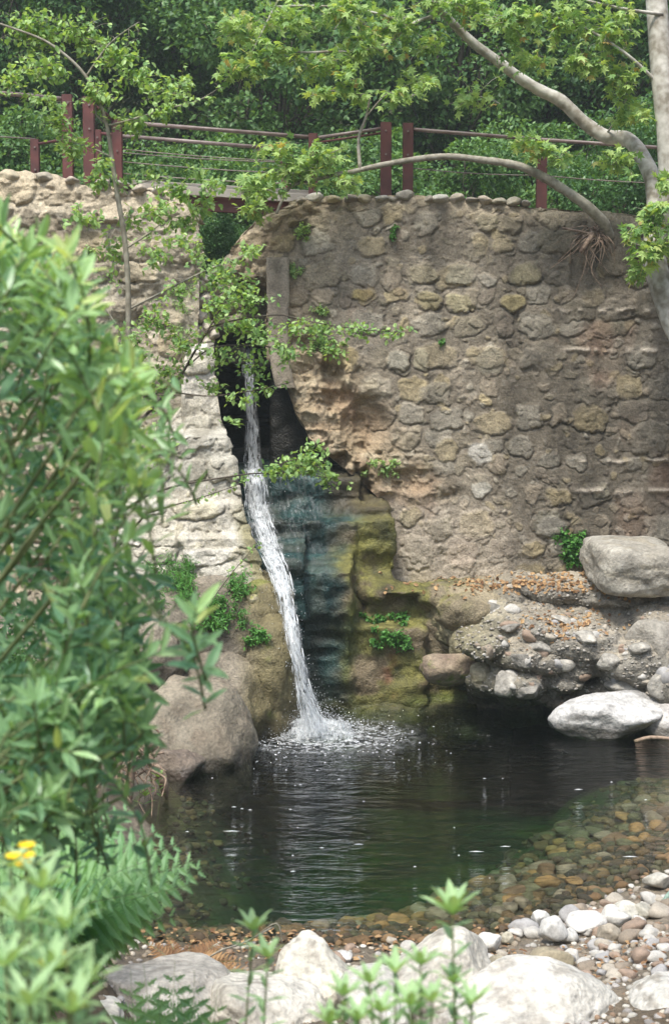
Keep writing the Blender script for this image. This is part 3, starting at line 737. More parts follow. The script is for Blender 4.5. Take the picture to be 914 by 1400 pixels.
# ------------------------------------------------------------------ fall rock and bank
def cliff_col(p, n):
    X, Y, Z = p.T
    t = np.clip(.5 + fbm(p, 1.6, 5, 5), 0, 1)
    brown = lerp((.085, .065, .04), (.21, .165, .10), t)
    tan = lerp((.20, .165, .105), (.33, .28, .19), t)
    moss = lerp((.05, .055, .016), (.23, .22, .055), np.clip(.5 + fbm(p, 5, 4, 8), 0, 1))
    teal = lerp((.008, .024, .024), (.034, .078, .074), np.clip(.5 + fbm(p * np.array([1, 1, .5]), 3, 4, 9), 0, 1))
    pxv = 457 + X / Y * FPX
    c = brown.copy(); wet = np.full(len(p), .55)
    up = np.clip(n[:, 2], 0, 1)
    c = lerp(c, tan, sstep(560, 620, pxv) * sstep(.45, .9, Z) * .9); wet *= 1 - sstep(560, 620, pxv) * .9
    m = sstep(-.12, .22, fbm(p, 1.8, 3, 11) + .30 * fbm(p, 7, 3, 18) + .30 * up + .2 * sstep(.5, 1.5, Z) - .12) * sstep(438, 460, pxv) * sstep(660, 600, pxv)
    c = lerp(c, moss, m * .85); wet = wet * (1 - .5 * m)
    # moss streak beside the teal face, rust seep under the fern
    ms = np.exp(-((pxv - 478 + 6 * fbm(p, 1.5, 2, 12) - (1.2 - Z) * -10) / 9) ** 2) * sstep(0.1, .5, Z) * sstep(2.0, 1.5, Z); c = lerp(c, np.array((.13, .145, .03)), ms * .8)
    ru = np.exp(-((pxv - 533 + 4 * fbm(p, 3, 2, 14)) / 11) ** 2) * sstep(1.25, .9, Z); c = lerp(c, np.array((.17, .05, .022)), ru * .6 * sstep(-.3, .3, fbm(p, 4, 3, 17)))
    te = sstep(486, 436, pxv + 44 * fbm(p, 2.2, 4, 13) - 22 * sstep(2.0, 3.2, Z)); te = te * (.80 + .20 * sstep(-.25, .2, fbm(p * np.array([1, 1, .4]), 3.2, 4, 77))); c = lerp(c, teal, te); wet = np.maximum(wet, te)
    dk = sstep(440, 462, pxv) * sstep(P(0, 712, 23).z, P(0, 690, 23).z, Z); c = lerp(c, np.array((.07, .055, .035)), dk * .8)
    wl = sstep(.22, .02, Z + .08 * fbm(p, 2, 2, 19)); c = lerp(c, np.array((.04, .045, .015)), wl * .8); wet = np.maximum(wet, wl)
    alg = np.exp(-((Z - .13) / .07) ** 2) * sstep(540, 580, pxv) * sstep(690, 660, pxv); c = lerp(c, np.array((.15, .18, .04)), alg * .7)
    return c, wet
cliff = mass('rock_cliff', [
    B(392, 875, 23.6, 86, 190, 1.0, (.18, 0, .06)), S(372, 668, 23.5, 34, 20, .6), S(415, 690, 23.4, 34, 24, .6), S(462, 672, 23.5, 46, 20, .5), S(508, 694, 23.3, 26, 18, .4), S(440, 720, 23.2, 30, 24, .5), B(360, 900, 22.3, 60, 170, .9, (.22, 0, 0)), B(420, 900, 22.5, 60, 150, .9, (.2, 0, 0)),
    B(400, 720, 24.2, 90, 85, 1.2, (.12, 0, 0)), B(560, 950, 23.2, 130, 120, 1.2),
    B(500, 935, 22.65, 70, 100, .95, (.07, .03, .05)), B(488, 770, 23.2, 44, 75, .75, (.14, 0, .1)), B(505, 730, 23.4, 24, 45, .7, (.1, 0, 0)), B(452, 800, 22.95, 26, 60, .7, (.2, 0, 0)),
    S(480, 790, 22.75, 34, 34, .45), S(506, 760, 22.9, 26, 26, .35), S(480, 705, 23.2, 40, 26, .5), S(470, 840, 22.3, 26, 30, .4),
    S(550, 803, 22.5, 60, 14, .7), S(602, 810, 22.4, 46, 20, .7), B(560, 822, 22.8, 60, 20, .7, (0, .1, 0)), S(520, 805, 22.5, 40, 26, .6),
    S(640, 830, 22.2, 50, 34, .9), S(605, 850, 22.5, 50, 22, .6), S(650, 860, 22.0, 40, 30, .6),
    B(590, 975, 22.6, 78, 42, .75, (.35, .05, 0)), S(640, 990, 22.2, 60, 30, .8), S(520, 985, 21.95, 60, 30, .5),
    B(610, 860, 23.8, 110, 80, .9),
], .04, [('f', .12, 1.1, 4, 25), ('h', .08, 1.6, 4, 26), ('f', .035, 7, 4, 27), ('f', .02, 18, 3, 28)], cliff_col, M['rock'])
tag(cliff, 'wet mossy rock face stained teal and olive behind the lower cascade', 'rock face')

def bank_col(p, n):
    X, Y, Z = p.T
    t = np.clip(.5 + fbm(p, 2.1, 5, 5), 0, 1)
    c = lerp((.13, .12, .10), (.27, .25, .21), t)
    c = lerp(c, np.array((.34, .32, .28)), sstep(.2, .5, fbm(p, 8, 3, 6)) * .5)
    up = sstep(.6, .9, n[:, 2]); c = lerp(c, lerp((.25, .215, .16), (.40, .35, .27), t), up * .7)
    pxv = 457 + X / Y * FPX
    ol = sstep(720, 620, pxv + 30 * fbm(p, 1, 2, 7)) * .7; c = lerp(c, lerp((.16, .14, .06), (.32, .29, .17), t), ol)
    lowd = sstep(.62, .3, Z); c = lerp(c, np.array((.10, .085, .06)), lowd * .8)
    return c, sstep(.5, .2, Z) * .7
BR = np.random.default_rng(5)
bp = [B(905, 838, 22.4, 250, 20, 1.7, (.30, 0, 0)), B(830, 905, 23.3, 230, 105, .7), S(625, 850, 22.4, 50, 40, .8), S(660, 820, 22.6, 60, 24, .7), S(720, 800, 22.7, 60, 16, .5), S(780, 806, 22.5, 70, 18, .6), S(850, 815, 22.3, 80, 18, .6), B(1150, 930, 21.8, 120, 140, 2.2)]
for k in range(52):
    x = 655 + k * 8.2 + BR.uniform(-8, 8); y = BR.uniform(880, 938) + (8 if x > 780 else 0); bp.append(S(x, y, BR.uniform(20.7, 21.4), BR.uniform(18, 34), BR.uniform(10, 20), BR.uniform(.2, .4)))
bp += [S(690, 850, 21.6, 40, 26, .6), S(740, 862, 21.3, 50, 24, .6), S(650, 880, 21.6, 34, 34, .5), S(800, 880, 21.0, 60, 26, .5), S(880, 905, 20.7, 60, 36, .5), S(930, 930, 20.5, 50, 50, .6), S(1000, 900, 20.6, 70, 60, .8), S(905, 850, 21.8, 60, 26, .9), S(840, 950, 21.0, 40, 22, .3), S(890, 955, 20.9, 50, 26, .4), S(790, 945, 21.2, 26, 14, .25), S(700, 948, 21.2, 20, 16, .25), S(720, 968, 21.9, 60, 22, .4), S(775, 978, 21.9, 50, 18, .4), S(670, 975, 22.0, 40, 24, .4), S(745, 950, 21.2, 34, 12, .25), S(765, 958, 21.1, 24, 10, .2), S(640, 915, 21.7, 26, 26, .3), S(668, 935, 21.9, 30, 30, .3)]
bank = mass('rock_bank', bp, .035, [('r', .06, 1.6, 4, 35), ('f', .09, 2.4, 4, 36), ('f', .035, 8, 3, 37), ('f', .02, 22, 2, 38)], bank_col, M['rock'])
tag(bank, kind='structure')

# left lower rock
def lrock_col(p, n):
    X, Y, Z = p.T; t = np.clip(.5 + fbm(p, 1.2, 5, 45), 0, 1); pxv = 457 + X / Y * FPX
    c = lerp((.12, .10, .075), (.27, .235, .18), t)
    ol = sstep(305, 350, pxv + 20 * fbm(p, 1.2, 3, 46)); c = lerp(c, lerp((.085, .07, .03), (.19, .16, .075), t), ol * .9)
    v = sstep(.86, .97, ridged(p, .8, 3, 47)); c = lerp(c, np.array((.06, .04, .03)), v * .6)
    mo = sstep(.25, .45, fbm(p, 2.4, 3, 48)) * ol; c = lerp(c, np.array((.17, .2, .03)), mo * .5)
    wl = sstep(.25, .05, Z + .06 * fbm(p, 2, 2, 49)); c = c * (1 - .6 * wl)[:, None]
    return c, np.maximum(wl, ol * .35)
lrock = mass('rock_outcrop', [
    S(338, 940, 20.6, 62, 125, .75), S(300, 900, 20.7, 90, 100, .9), S(350, 860, 20.9, 42, 60, .7), S(230, 900, 20.6, 100, 90, .9), S(362, 985, 20.4, 38, 70, .7), S(366, 925, 20.35, 36, 80, .65), S(300, 960, 20.0, 70, 70, .8),
    B(250, 930, 21.6, 140, 130, 1.0), S(150, 900, 20.2, 120, 110, 1.2), S(280, 1000, 20.0, 90, 60, .9), S(345, 820, 21.2, 34, 40, .5), S(360, 845, 21.0, 22, 30, .4), B(100, 960, 20.6, 160, 110, 1.0)],
    .04, [('r', .16, .6, 3, 55), ('r', .09, 1.5, 4, 56), ('f', .03, 6, 4, 57), ('f', .012, 20, 2, 58)], lrock_col, M['rock'])
tag(lrock, 'smooth brown and olive rock outcrop under the buttress, left of the splash', 'rock outcrop')
# ledge stones under the buttress lip
for k, (x, y, w, h) in enumerate([(352, 838, 40, 26), (336, 852, 30, 20), (368, 830, 26, 20), (345, 818, 34, 22)]):
    q = P(x, y, 20.45)
    boulder('lip_stone', q, (px(w, 20.4) / 2, .25, px(h, 20.4) / 2), 760 + k, (.28, .24, .14), (.40, .36, .25), (.2, .2, .05), sub=4, parent=bt)

bvh_bank = bvh_of(bank); bvh_cliff = bvh_of(cliff); bvh_l = bvh_of(lrock); bvh_slot = bvh_of(slot)
print('bank ok')
# ------------------------------------------------------------------ boulders
def px_boulder(name, x0, y0, x1, y1, Y, seed, c1, c2, c3=None, ry=None, rot=(0, 0, 0), label=None, group=None, cat='boulder', grow=1.06, **kw):
    q = P((x0 + x1) / 2, (y0 + y1) / 2, Y); rx = px(x1 - x0, Y) / 2 * grow; rz = px(y1 - y0, Y) / 2 * grow
    o = boulder(name, q, (rx, ry or rx * .8, rz), seed, c1, c2, c3, rot, **kw); tag(o, label, cat, group); return o

PALE1, PALE2, PALE3 = (.40, .375, .32), (.55, .52, .455), (.31, .285, .24)
px_boulder('boulder', 806, 740, 924, 806, 21.9, 12, (.26, .24, .20), (.38, .36, .31), (.30, .27, .21), ry=.75, rot=(.12, .04, .12), nplanes=7, cut=(.90, 1.1), rough=.05, soft=16, sq=5.5, label='large squarish grey block resting on the bank at the foot of the wall', grow=1.0)
px_boulder('boulder', 832, 838, 960, 944, 20.75, 15, (.27, .25, .21), (.40, .37, .32), (.22, .2, .16), ry=.6, rot=(0, -.45, 0), nplanes=13, cut=(.5, .85), soft=18, label='slanting angular grey rock bedded in the bank above the smooth white boulder')
def wb(W, col, w):
    low = sstep(.24, .08, W[:, 2]); col = lerp(col, np.array((.07, .06, .045)), low * .8); return col, np.maximum(w, low)
px_boulder('boulder', 758, 946, 905, 1012, 20.0, 19, (.40, .39, .37), (.56, .55, .53), (.30, .29, .27), ry=.55, rot=(0, -.12, 0), nplanes=10, cut=(.6, .92), rough=.07, soft=16, colfun=wb, label='smooth whitish boulder lying at the waterline under the right bank', cat='boulder')
px_boulder('boulder', 870, 960, 990, 1030, 20.1, 23, (.36, .345, .32), (.50, .48, .45), (.30, .28, .26), ry=.5, rot=(0, .08, 0), nplanes=8, colfun=wb, label='long low pale boulder at the waterline running out of the right edge')
px_boulder('boulder', 172, 952, 346, 1096, 18.5, 27, (.15, .125, .09), (.28, .245, .185), (.20, .165, .12), ry=1.0, rot=(.30, .42, -.45), nplanes=16, cut=(.58, .84), rough=.06, soft=34, sq=3.0, wetline=.12, label='big rounded brown boulder sloping into the pool below the outcrop', grow=1.1, veins=.5)
px_boulder('boulder', 192, 1015, 285, 1096, 17.75, 28, (.13, .10, .08), (.22, .18, .14), None, ry=.5, rot=(.2, .5, -.3), nplanes=14, cut=(.55, .85), soft=30, sq=2.6, wetline=.1, label='reddish brown rock at the water in front of the big rounded boulder')
px_boulder('boulder', 575, 886, 650, 938, 21.15, 33, (.20, .15, .11), (.30, .24, .17), (.16, .18, .05), ry=.35, nplanes=8, cut=(.6, .9), label='brown rounded stone with a mossy top lodged in the recess under the mossy lip', cat='boulder')
px_boulder('boulder', 640, 900, 672, 946, 20.95, 34, (.30, .26, .17), (.38, .34, .24), None, ry=.25, label='upright tan stone hanging in the underside of the bank', cat='stone')

# foreground boulders
fg = [
    (110, 1308, 335, 1440, 9.9, 51, (.30, .28, .245), (.42, .395, .35), (.25, .23, .2), .7, (0, .18, 0), 'broad grey boulder in shade at the lower left beside the fern'),
    (258, 1330, 440, 1450, 9.7, 52, PALE1, PALE2, PALE3, .6, (0, .1, 0), 'pale low boulder behind the blurred leafy stem, second from the left'),
    (378, 1284, 482, 1420, 10.2, 53, (.45, .42, .35), (.60, .57, .49), PALE3, .5, (0, -.05, 0), 'cream pointed boulder standing between two wider ones at the near shore'),
    (498, 1270, 690, 1440, 9.9, 54, PALE1, PALE2, PALE3, .65, (0, .18, 0), 'large domed whitish boulder behind the blurred plant at bottom centre'),
    (590, 1322, 850, 1450, 9.6, 55, (.44, .42, .37), (.60, .575, .52), (.36, .335, .29), .7, (0, .05, 0), 'widest bright white boulder at the bottom edge, right of centre'),
    (866, 1335, 990, 1450, 9.6, 56, (.42, .405, .36), (.58, .56, .51), PALE3, .6, (0, -.1, 0), 'white boulder cut by the bottom right corner'),
    (30, 1374, 168, 1450, 8.8, 57, PALE1, PALE2, None, .6, (0, 0, 0), 'pale boulder at the very bottom left under the green leaves'),
    (455, 1330, 560, 1440, 9.6, 58, (.45, .43, .38), (.58, .56, .5), None, .5, (0, 0, 0), 'low pale boulder filling the gap right of the cream pointed one'),
]
for (a, b, c, d, Y, sd, c1, c2, c3, ry, rot, lab) in fg:
    px_boulder('boulder', a, b, c, d, Y, sd, c1, c2, c3, ry=ry, rot=rot, label=lab, sub=6, nplanes=10, cut=(.6, .92), rough=.06, veins=.06, soft=18, grow=1.12)

shore = [
    (644, 1273, 686, 1305, (.60, .58, .53), 'white wedge shaped stone left of the tan slab on the near shore'),
    (722, 1293, 784, 1334, (.30, .26, .18), 'big tan stone with a sloping top just above the white boulder'),
    (734, 1248, 776, 1294, (.52, .51, .48), 'upright egg shaped pale stone at the water edge'),
    (722, 1244, 750, 1268, (.48, .47, .44), 'small round pale stone left of the upright egg shaped stone'),
    (774, 1246, 828, 1278, (.58, .56, .52), 'long white stone lying at the water edge, right of the egg shaped stone'),
    (812, 1238, 862, 1272, (.56, .54, .49), 'plump whitish stone on the water edge, touching the long white one'),
    (834, 1232, 874, 1262, (.46, .44, .38), 'creamy stone behind the plump whitish stone'),
    (856, 1233, 896, 1260, (.38, .36, .30), 'rounded olive grey stone at the shore near the right edge'),
    (878, 1190, 918, 1216, (.44, .42, .36), 'rounded beige stone at the right edge, highest on the shore'),
    (812, 1262, 848, 1292, (.32, .28, .22), 'pointed brown stone leaning among the shore cobbles'),
    (834, 1288, 880, 1306, (.46, .45, .42), 'flat light grey stone among the shore cobbles'),
    (872, 1302, 906, 1326, (.46, .44, .40), 'angular pale stone near the right edge of the gravel'),
    (830, 1316, 866, 1340, (.27, .22, .18), 'dark brown cobble in the gravel above the white boulder'),
    (800, 1310, 832, 1330, (.50, .49, .46), 'blue white flat cobble in the gravel'),
    (870, 1338, 896, 1354, (.36, .36, .36), 'slate blue cobble at the right end of the gravel'),
    (846, 1338, 876, 1366, (.24, .19, .15), 'reddish brown tilted cobble above the bottom right gap'),
    (765, 1268, 790, 1292, (.44, .43, .40), 'grey stone leaning on the upright egg shaped stone'),
    (454, 1300, 484, 1318, (.50, .49, .46), 'rounded pale stone beside the cream pointed boulder'),
    (668, 1304, 694, 1330, (.30, .27, .2), 'small tan stone below the white wedge shaped stone'),
    (684, 1274, 704, 1292, (.38, .35, .27), 'buff cobble right of the white wedge shaped stone'),
    (900, 1215, 930, 1250, (.24, .34, .28), 'green tinted stone at the right edge of the shore'),
]
for k, (a, b, c, d, col, lab) in enumerate(shore):
    w = water_pt((a + c) / 2, d, .05); col = np.array(col)
    px_boulder('shore_stone', a, b, c, d, w.y + .12, 80 + k, col * .88, col * 1.15, col * .7, label=lab, cat='stone', sub=4, mat=M['cobble'], grow=1.1, nplanes=12, cut=(.58, .9), soft=20, rough=.06, rot=(0, random.uniform(-.15, .15), 0), group='large stones along the near shore')

# ------------------------------------------------------------------ cobbles, counted ones
CP = [((.37, .33, .27), 'tan'), ((.46, .44, .40), 'pale grey'), ((.26, .215, .165), 'brown'), ((.32, .31, .30), 'grey'), ((.27, .20, .15), 'reddish')]
protos = []
for k in range(15):
    V, F = stone_shape(3, 900 + k, 12, (.55, .92), soft=20, rough=.08); me = np_mesh('cobble', V * np.array([1, .8, .6]), F, np.full(len(F), 3))
    c = np.array(CP[k % 5][0]); set_col(me, rock_colors(V, 900 + k, c * .85, c * 1.15), 0.0); me.materials.append(M['cobble'])
    me.polygons.foreach_set('use_smooth', np.ones(len(me.polygons), bool)); protos.append((me, CP[k % 5][1]))
protos_w = []
WC = [((.27, .16, .065), 'amber'), ((.15, .09, .05), 'brown'), ((.12, .11, .06), 'olive'), ((.21, .17, .12), 'tan'), ((.085, .06, .04), 'dark')]
for k in range(15):
    V, F = stone_shape(3, 950 + k, 12, (.55, .92), soft=20, rough=.08); me = np_mesh('sunken_cobble', V * np.array([1, .8, .55]), F, np.full(len(F), 3))
    c = np.array(WC[k % 5][0]); set_col(me, rock_colors(V, 950 + k, c * .8, c * 1.25), .3); me.materials.append(M['cobble'])
    me.polygons.foreach_set('use_smooth', np.ones(len(me.polygons), bool)); protos_w.append((me, WC[k % 5][1]))
R3 = np.random.default_rng(77)
cnt = 0
while cnt < 150:
    x = R3.uniform(440, 925); y = R3.uniform(1225, 1400)
    w = water_pt(x, y, .05); z = gz(w.x, w.y)
    if z < .0: continue
    if x < 640 and R3.random() > .25: continue
    k = int(R3.integers(15)); me, nm = protos[k]; s = R3.uniform(.035, .11) * (1.0 if R3.random() > .2 else 1.35)
    o = bpy.data.objects.new('shore_cobble', me); COL.objects.link(o); o.location = (w.x, w.y, z + s * .3); o.scale = (s, s, s)
    o.rotation_euler = (R3.normal(0, .2), R3.normal(0, .2), R3.uniform(0, 6.3))
    tag(o, f'small {nm} cobble among the gravel of the near shore', 'cobble', f'{nm} cobbles on the near shore'); cnt += 1
cnt = 0
while cnt < 200:
    x = R3.uniform(380, 930); y = R3.uniform(1080, 1290)
    w = water_pt(x, y, -.15); z = gz(w.x, w.y)
    if z > -.05 or z < -1.05: continue
    if R3.random() > (x - 250) / 500: continue
    k = int(R3.integers(15)); me, nm = protos_w[k]; s = R3.uniform(.06, .17)
    if z + s * .8 > -.01: continue
    o = bpy.data.objects.new('sunken_cobble', me); COL.objects.link(o); o.location = (w.x, w.y, z + s * .25); o.scale = (s, s, s)
    o.rotation_euler = (R3.normal(0, .15), R3.normal(0, .15), R3.uniform(0, 6.3))
    tag(o, f'{nm} cobble lying under the shallow water of the pool', 'cobble', f'{nm} cobbles under water'); cnt += 1
# cobbles set in the conglomerate of the bank
emb = [(700, 832, 26, 22), (672, 830, 44, 36), (698, 855, 30, 14), (735, 888, 28, 24), (690, 932, 34, 40), (725, 948, 36, 26), (752, 946, 18, 18), (722, 905, 16, 14), (770, 965, 20, 12), (812, 868, 22, 16), (790, 872, 24, 20), (845, 942, 60, 26), (760, 910, 22, 18), (752, 870, 18, 14), (800, 925, 20, 16), (826, 905, 22, 18), (860, 955, 26, 20), (812, 800, 26, 16), (720, 870, 24, 18), (780, 900, 18, 16), (735, 926, 16, 14), (790, 940, 22, 16), (905, 925, 36, 40), (880, 948, 20, 18), (690, 880, 20, 16), (745, 850, 18, 12), (870, 870, 16, 12), (665, 895, 26, 26), (700, 800, 18, 10), (850, 890, 20, 14), (640, 850, 22, 18), (760, 842, 20, 12), (905, 830, 34, 16)]
for i in range(45): emb.append((R3.uniform(650, 914), R3.uniform(835, 955), *(R3.uniform(6, 14) * np.array([1.2, .9]))))
for k, (x, y, w, h) in enumerate(emb):
    q, n = hit(bvh_bank, x, y)
    if q is None or q.y > 22.8: continue
    me, nm = protos[int(R3.integers(15))] if k > 1 else protos[1]
    o = bpy.data.objects.new('embedded_cobble', me); COL.objects.link(o); o.location = q - n * px(h, q.y) * .24
    o.scale = (px(w, q.y) * .56, px((w + h) / 2, q.y) * .6, px(h, q.y) * .85); o.rotation_euler = (0, R3.normal(0, .25), R3.normal(0, .3))
    tag(o, f'{nm} cobble cemented in the conglomerate face of the right bank', 'cobble', f'{nm} cobbles set in the right bank')

# angular rocks lying on the rubble slope
AR = np.random.default_rng(44)
for k, (x, y, w, h, lab) in enumerate([(672, 832, 44, 36, 'dark angular rock at the left end of the rubble slope, beside the white cobble'), (640, 848, 30, 24, 'tan rock where the mossy lip meets the rubble slope'), (735, 886, 36, 26, 'grey angular rock half way along the lip of the rubble slope'), (800, 872, 40, 20, 'flat grey rock in the middle of the rubble slope'),
        (690, 934, 38, 42, 'grey rock hanging at the left end of the dark gap'), (724, 946, 42, 24, 'pale flat rock hanging over the middle of the dark gap'), (755, 948, 24, 20, 'small grey rock at the right of the pale flat one over the gap'), (830, 905, 34, 22, 'brownish grey rock above the smooth whitish boulder'),
        (850, 942, 64, 26, 'long grey rock lying over the back of the smooth whitish boulder'), (770, 905, 34, 22, 'mid grey rock in the lip of the slope'), (905, 930, 40, 44, 'tall grey rock at the right edge above the waterline boulder'), (765, 846, 34, 16, 'low grey slab near the litter in the slope'), (700, 858, 36, 16, 'thin pale slab below the white cobble of the slope'), (870, 885, 40, 18, 'flat rock under the slanting angular rock'), (712, 905, 30, 24, 'squat rock in the left part of the slope lip')]):
    q, n_ = hit(bvh_bank, x, y)
    if q is None or q.y > 22.9: continue
    c = np.array((.25, .235, .205)) * AR.uniform(.75, 1.35); tag(boulder('slope_rock', q - n_ * px(h, q.y) * .12, (px(w, q.y) / 2 * 1.15, px(w, q.y) / 2, px(h, q.y) / 2 * 1.15), 1200 + k, c * .8, c * 1.2, None, (AR.normal(0, .2), AR.normal(0, .2), AR.normal(0, .4)), sub=4, nplanes=14, cut=(.5, .85), soft=30, rough=.05), lab, 'rock', 'rocks on the rubble slope')
# gravel masses
def shore_gravel():
    n = 11000; x = R3.uniform(-1.9, 6.2, n); y = R3.uniform(8.5, 19.8, n); z = ground_z(x, y)
    k = (z > -1.4) & (z < .75) & ((z > -.25) | (R3.random(n) < np.exp((z + .25) * 2.4))); x, y, z = x[k], y[k], z[k]
    dry = z > -.01; r = np.where(dry, R3.uniform(.012, .042, len(x)), R3.uniform(.03, .085, len(x)))
    pal_d = np.array([(.36, .32, .26), (.44, .42, .37), (.24, .20, .15), (.30, .28, .26), (.22, .15, .10)]); pal_w = np.array([(.12, .075, .035), (.07, .05, .03), (.07, .065, .035), (.17, .11, .055), (.04, .035, .022)])
    c = np.where(dry[:, None], pal_d[R3.integers(0, 5, len(x))], pal_w[R3.integers(0, 5, len(x))]) * R3.uniform(.75, 1.2, (len(x), 1))
    o = scatter_stones('gravel', np.stack([x, y, z + r * .15], 1), r, c, M['cobble'], 2, 3); tag(o, kind='stuff')
shore_gravel()
def bank_gravel():
    pos = []; 
    for i in range(1500):
        x = R3.uniform(620, 930); y = R3.uniform(790, 950) ; q, n = hit(bvh_bank, x, y)
        if q is not None and q.y < 23.2: pos.append(tuple(q))
    pos = np.array(pos); r = R3.uniform(.010, .034, len(pos)); pal = np.array([(.22, .20, .165), (.32, .30, .27), (.17, .155, .13), (.27, .24, .195), (.34, .32, .28)])
    o = scatter_stones('bank_gravel', pos, r, pal[R3.integers(0, 5, len(pos))] * R3.uniform(.8, 1.15, (len(pos), 1)), M['cobble'], 2, 5); tag(o, kind='stuff')
bank_gravel()

# ------------------------------------------------------------------ water
def water_mat():
    m, nt = newmat('pool_water'); L = nt.links.new
    tc = N(nt, 'ShaderNodeTexCoord'); mp = N(nt, 'ShaderNodeMapping'); mp.inputs['Scale'].default_value = (.75, 1.9, 1); L(tc.outputs['Object'], mp.inputs[0])
    n1 = N(nt, 'ShaderNodeTexNoise', i_Scale=2.4, i_Detail=4.0, i_Distortion=1.1); n2 = N(nt, 'ShaderNodeTexNoise', i_Scale=9.0, i_Detail=3.0, i_Distortion=.6)
    L(mp.outputs[0], n1.inputs['Vector']); L(mp.outputs[0], n2.inputs['Vector'])
    ad = N(nt, 'ShaderNodeMath', operation='MULTIPLY_ADD'); L(n2.outputs['Fac'], ad.inputs[0]); ad.inputs[1].default_value = .32; L(n1.outputs['Fac'], ad.inputs[2])
    # rings travelling out from where the fall lands
    fp = water_pt(432, 1003); sb = N(nt, 'ShaderNodeVectorMath', operation='DISTANCE'); L(tc.outputs['Object'], sb.inputs[0]); sb.inputs[1].default_value = fp
    sn = N(nt, 'ShaderNodeMath', operation='MULTIPLY'); sn.inputs[1].default_value = 17; L(sb.outputs['Value'], sn.inputs[0])
    nd = N(nt, 'ShaderNodeMath', operation='MULTIPLY_ADD'); L(n1.outputs['Fac'], nd.inputs[0]); nd.inputs[1].default_value = 22; L(sn.outputs[0], nd.inputs[2])
    si = N(nt, 'ShaderNodeMath', operation='SINE'); L(nd.outputs[0], si.inputs[0])
    fa = N(nt, 'ShaderNodeMapRange'); fa.inputs['From Min'].default_value = .3; fa.inputs['From Max'].default_value = 3.2; fa.inputs['To Min'].default_value = .6; fa.inputs['To Max'].default_value = 0; L(sb.outputs['Value'], fa.inputs['Value'])
    sf = N(nt, 'ShaderNodeMath', operation='MULTIPLY_ADD'); L(si.outputs[0], sf.inputs[0]); L(fa.outputs[0], sf.inputs[1]); L(ad.outputs[0], sf.inputs[2])
    bp = N(nt, 'ShaderNodeBump'); bp.inputs['Strength'].default_value = .8; bp.inputs['Distance'].default_value = .06; L(sf.outputs[0], bp.inputs['Height'])
    fr = N(nt, 'ShaderNodeFresnel'); fr.inputs['IOR'].default_value = 1.33; L(bp.outputs[0], fr.inputs['Normal'])
    tr = N(nt, 'ShaderNodeBsdfTransparent'); tr.inputs[0].default_value = (.93, .97, .93, 1)
    gl = N(nt, 'ShaderNodeBsdfGlossy'); gl.inputs['Roughness'].default_value = .04; L(bp.outputs[0], gl.inputs['Normal'])
    mx = N(nt, 'ShaderNodeMixShader'); L(fr.outputs[0], mx.inputs[0]); L(tr.outputs[0], mx.inputs[1]); L(gl.outputs[0], mx.inputs[2])
    out = N(nt, 'ShaderNodeOutputMaterial'); L(mx.outputs[0], out.inputs['Surface'])
    va = N(nt, 'ShaderNodeVolumeAbsorption'); va.inputs['Color'].default_value = (.58, .80, .64, 1); va.inputs['Density'].default_value = .75; L(va.outputs[0], out.inputs['Volume'])
    return m
M['water'] = water_mat()
bm = bmesh.new(); bmesh.ops.create_cube(bm, size=1, matrix=Matrix.Translation((3.2, 17.3, -1.5)) @ Matrix.Diagonal((13.5, 13.0, 3.0, 1)))
me = bpy.data.meshes.new('pool_water'); bm.to_mesh(me); bm.free(); water = link_mesh('pool_water', me, M['water'], None, False); tag(water, kind='structure')

# ------------------------------------------------------------------ waterfall
def fall_mat(name, alpha=1.0, streak=False, thr=(.42, .6)):
    m, nt = newmat(name); L = nt.links.new
    b = N(nt, 'ShaderNodeBsdfPrincipled'); b.inputs['Base Color'].default_value = (.92, .94, .95, 1); b.inputs['Roughness'].default_value = .35; b.inputs['Specular IOR Level'].default_value = .4
    tl = N(nt, 'ShaderNodeBsdfTranslucent'); tl.inputs[0].default_value = (.8, .85, .9, 1); m0 = N(nt, 'ShaderNodeMixShader'); m0.inputs[0].default_value = .35; L(b.outputs[0], m0.inputs[1]); L(tl.outputs[0], m0.inputs[2])
    tr = N(nt, 'ShaderNodeBsdfTransparent'); mx = N(nt, 'ShaderNodeMixShader'); out = N(nt, 'ShaderNodeOutputMaterial')
    L(tr.outputs[0], mx.inputs[1]); L(m0.outputs[0], mx.inputs[2]); L(mx.outputs[0], out.inputs[0])
    if streak:
        at = N(nt, 'ShaderNodeAttribute', attribute_name='flow'); mp = N(nt, 'ShaderNodeMapping'); mp.inputs['Scale'].default_value = (26, 4.5, 1); L(at.outputs['Vector'], mp.inputs[0])
        n = N(nt, 'ShaderNodeTexNoise', i_Scale=1.0, i_Detail=7.0, i_Roughness=.7, i_Distortion=.9); L(mp.outputs[0], n.inputs['Vector'])
        r = N(nt, 'ShaderNodeMapRange'); r.inputs['From Min'].default_value = thr[0]; r.inputs['From Max'].default_value = thr[1]; r.inputs['To Max'].default_value = alpha; L(n.outputs['Fac'], r.inputs['Value'])
        e = N(nt, 'ShaderNodeAttribute', attribute_name='edge'); mu = N(nt, 'ShaderNodeMath', operation='MULTIPLY'); L(r.outputs[0], mu.inputs[0]); L(e.outputs['Fac'], mu.inputs[1]); L(mu.outputs[0], mx.inputs[0])
    else: mx.inputs[0].default_value = alpha
    return m
M['fall'] = fall_mat('falling_water', .8); M['fall_sheet'] = fall_mat('water_sheet', .9, True, (.46, .62)); M['film'] = fall_mat('water_film', .28, True, (.50, .70)); M['spray'] = fall_mat('spray', .85)
FP = [(338, 472, 24.5, 13), (340, 486, 24.15, 11), (341, 520, 24.0, 9), (344, 570, 23.9, 9), (345, 620, 23.8, 11), (347, 650, 23.6, 17)]
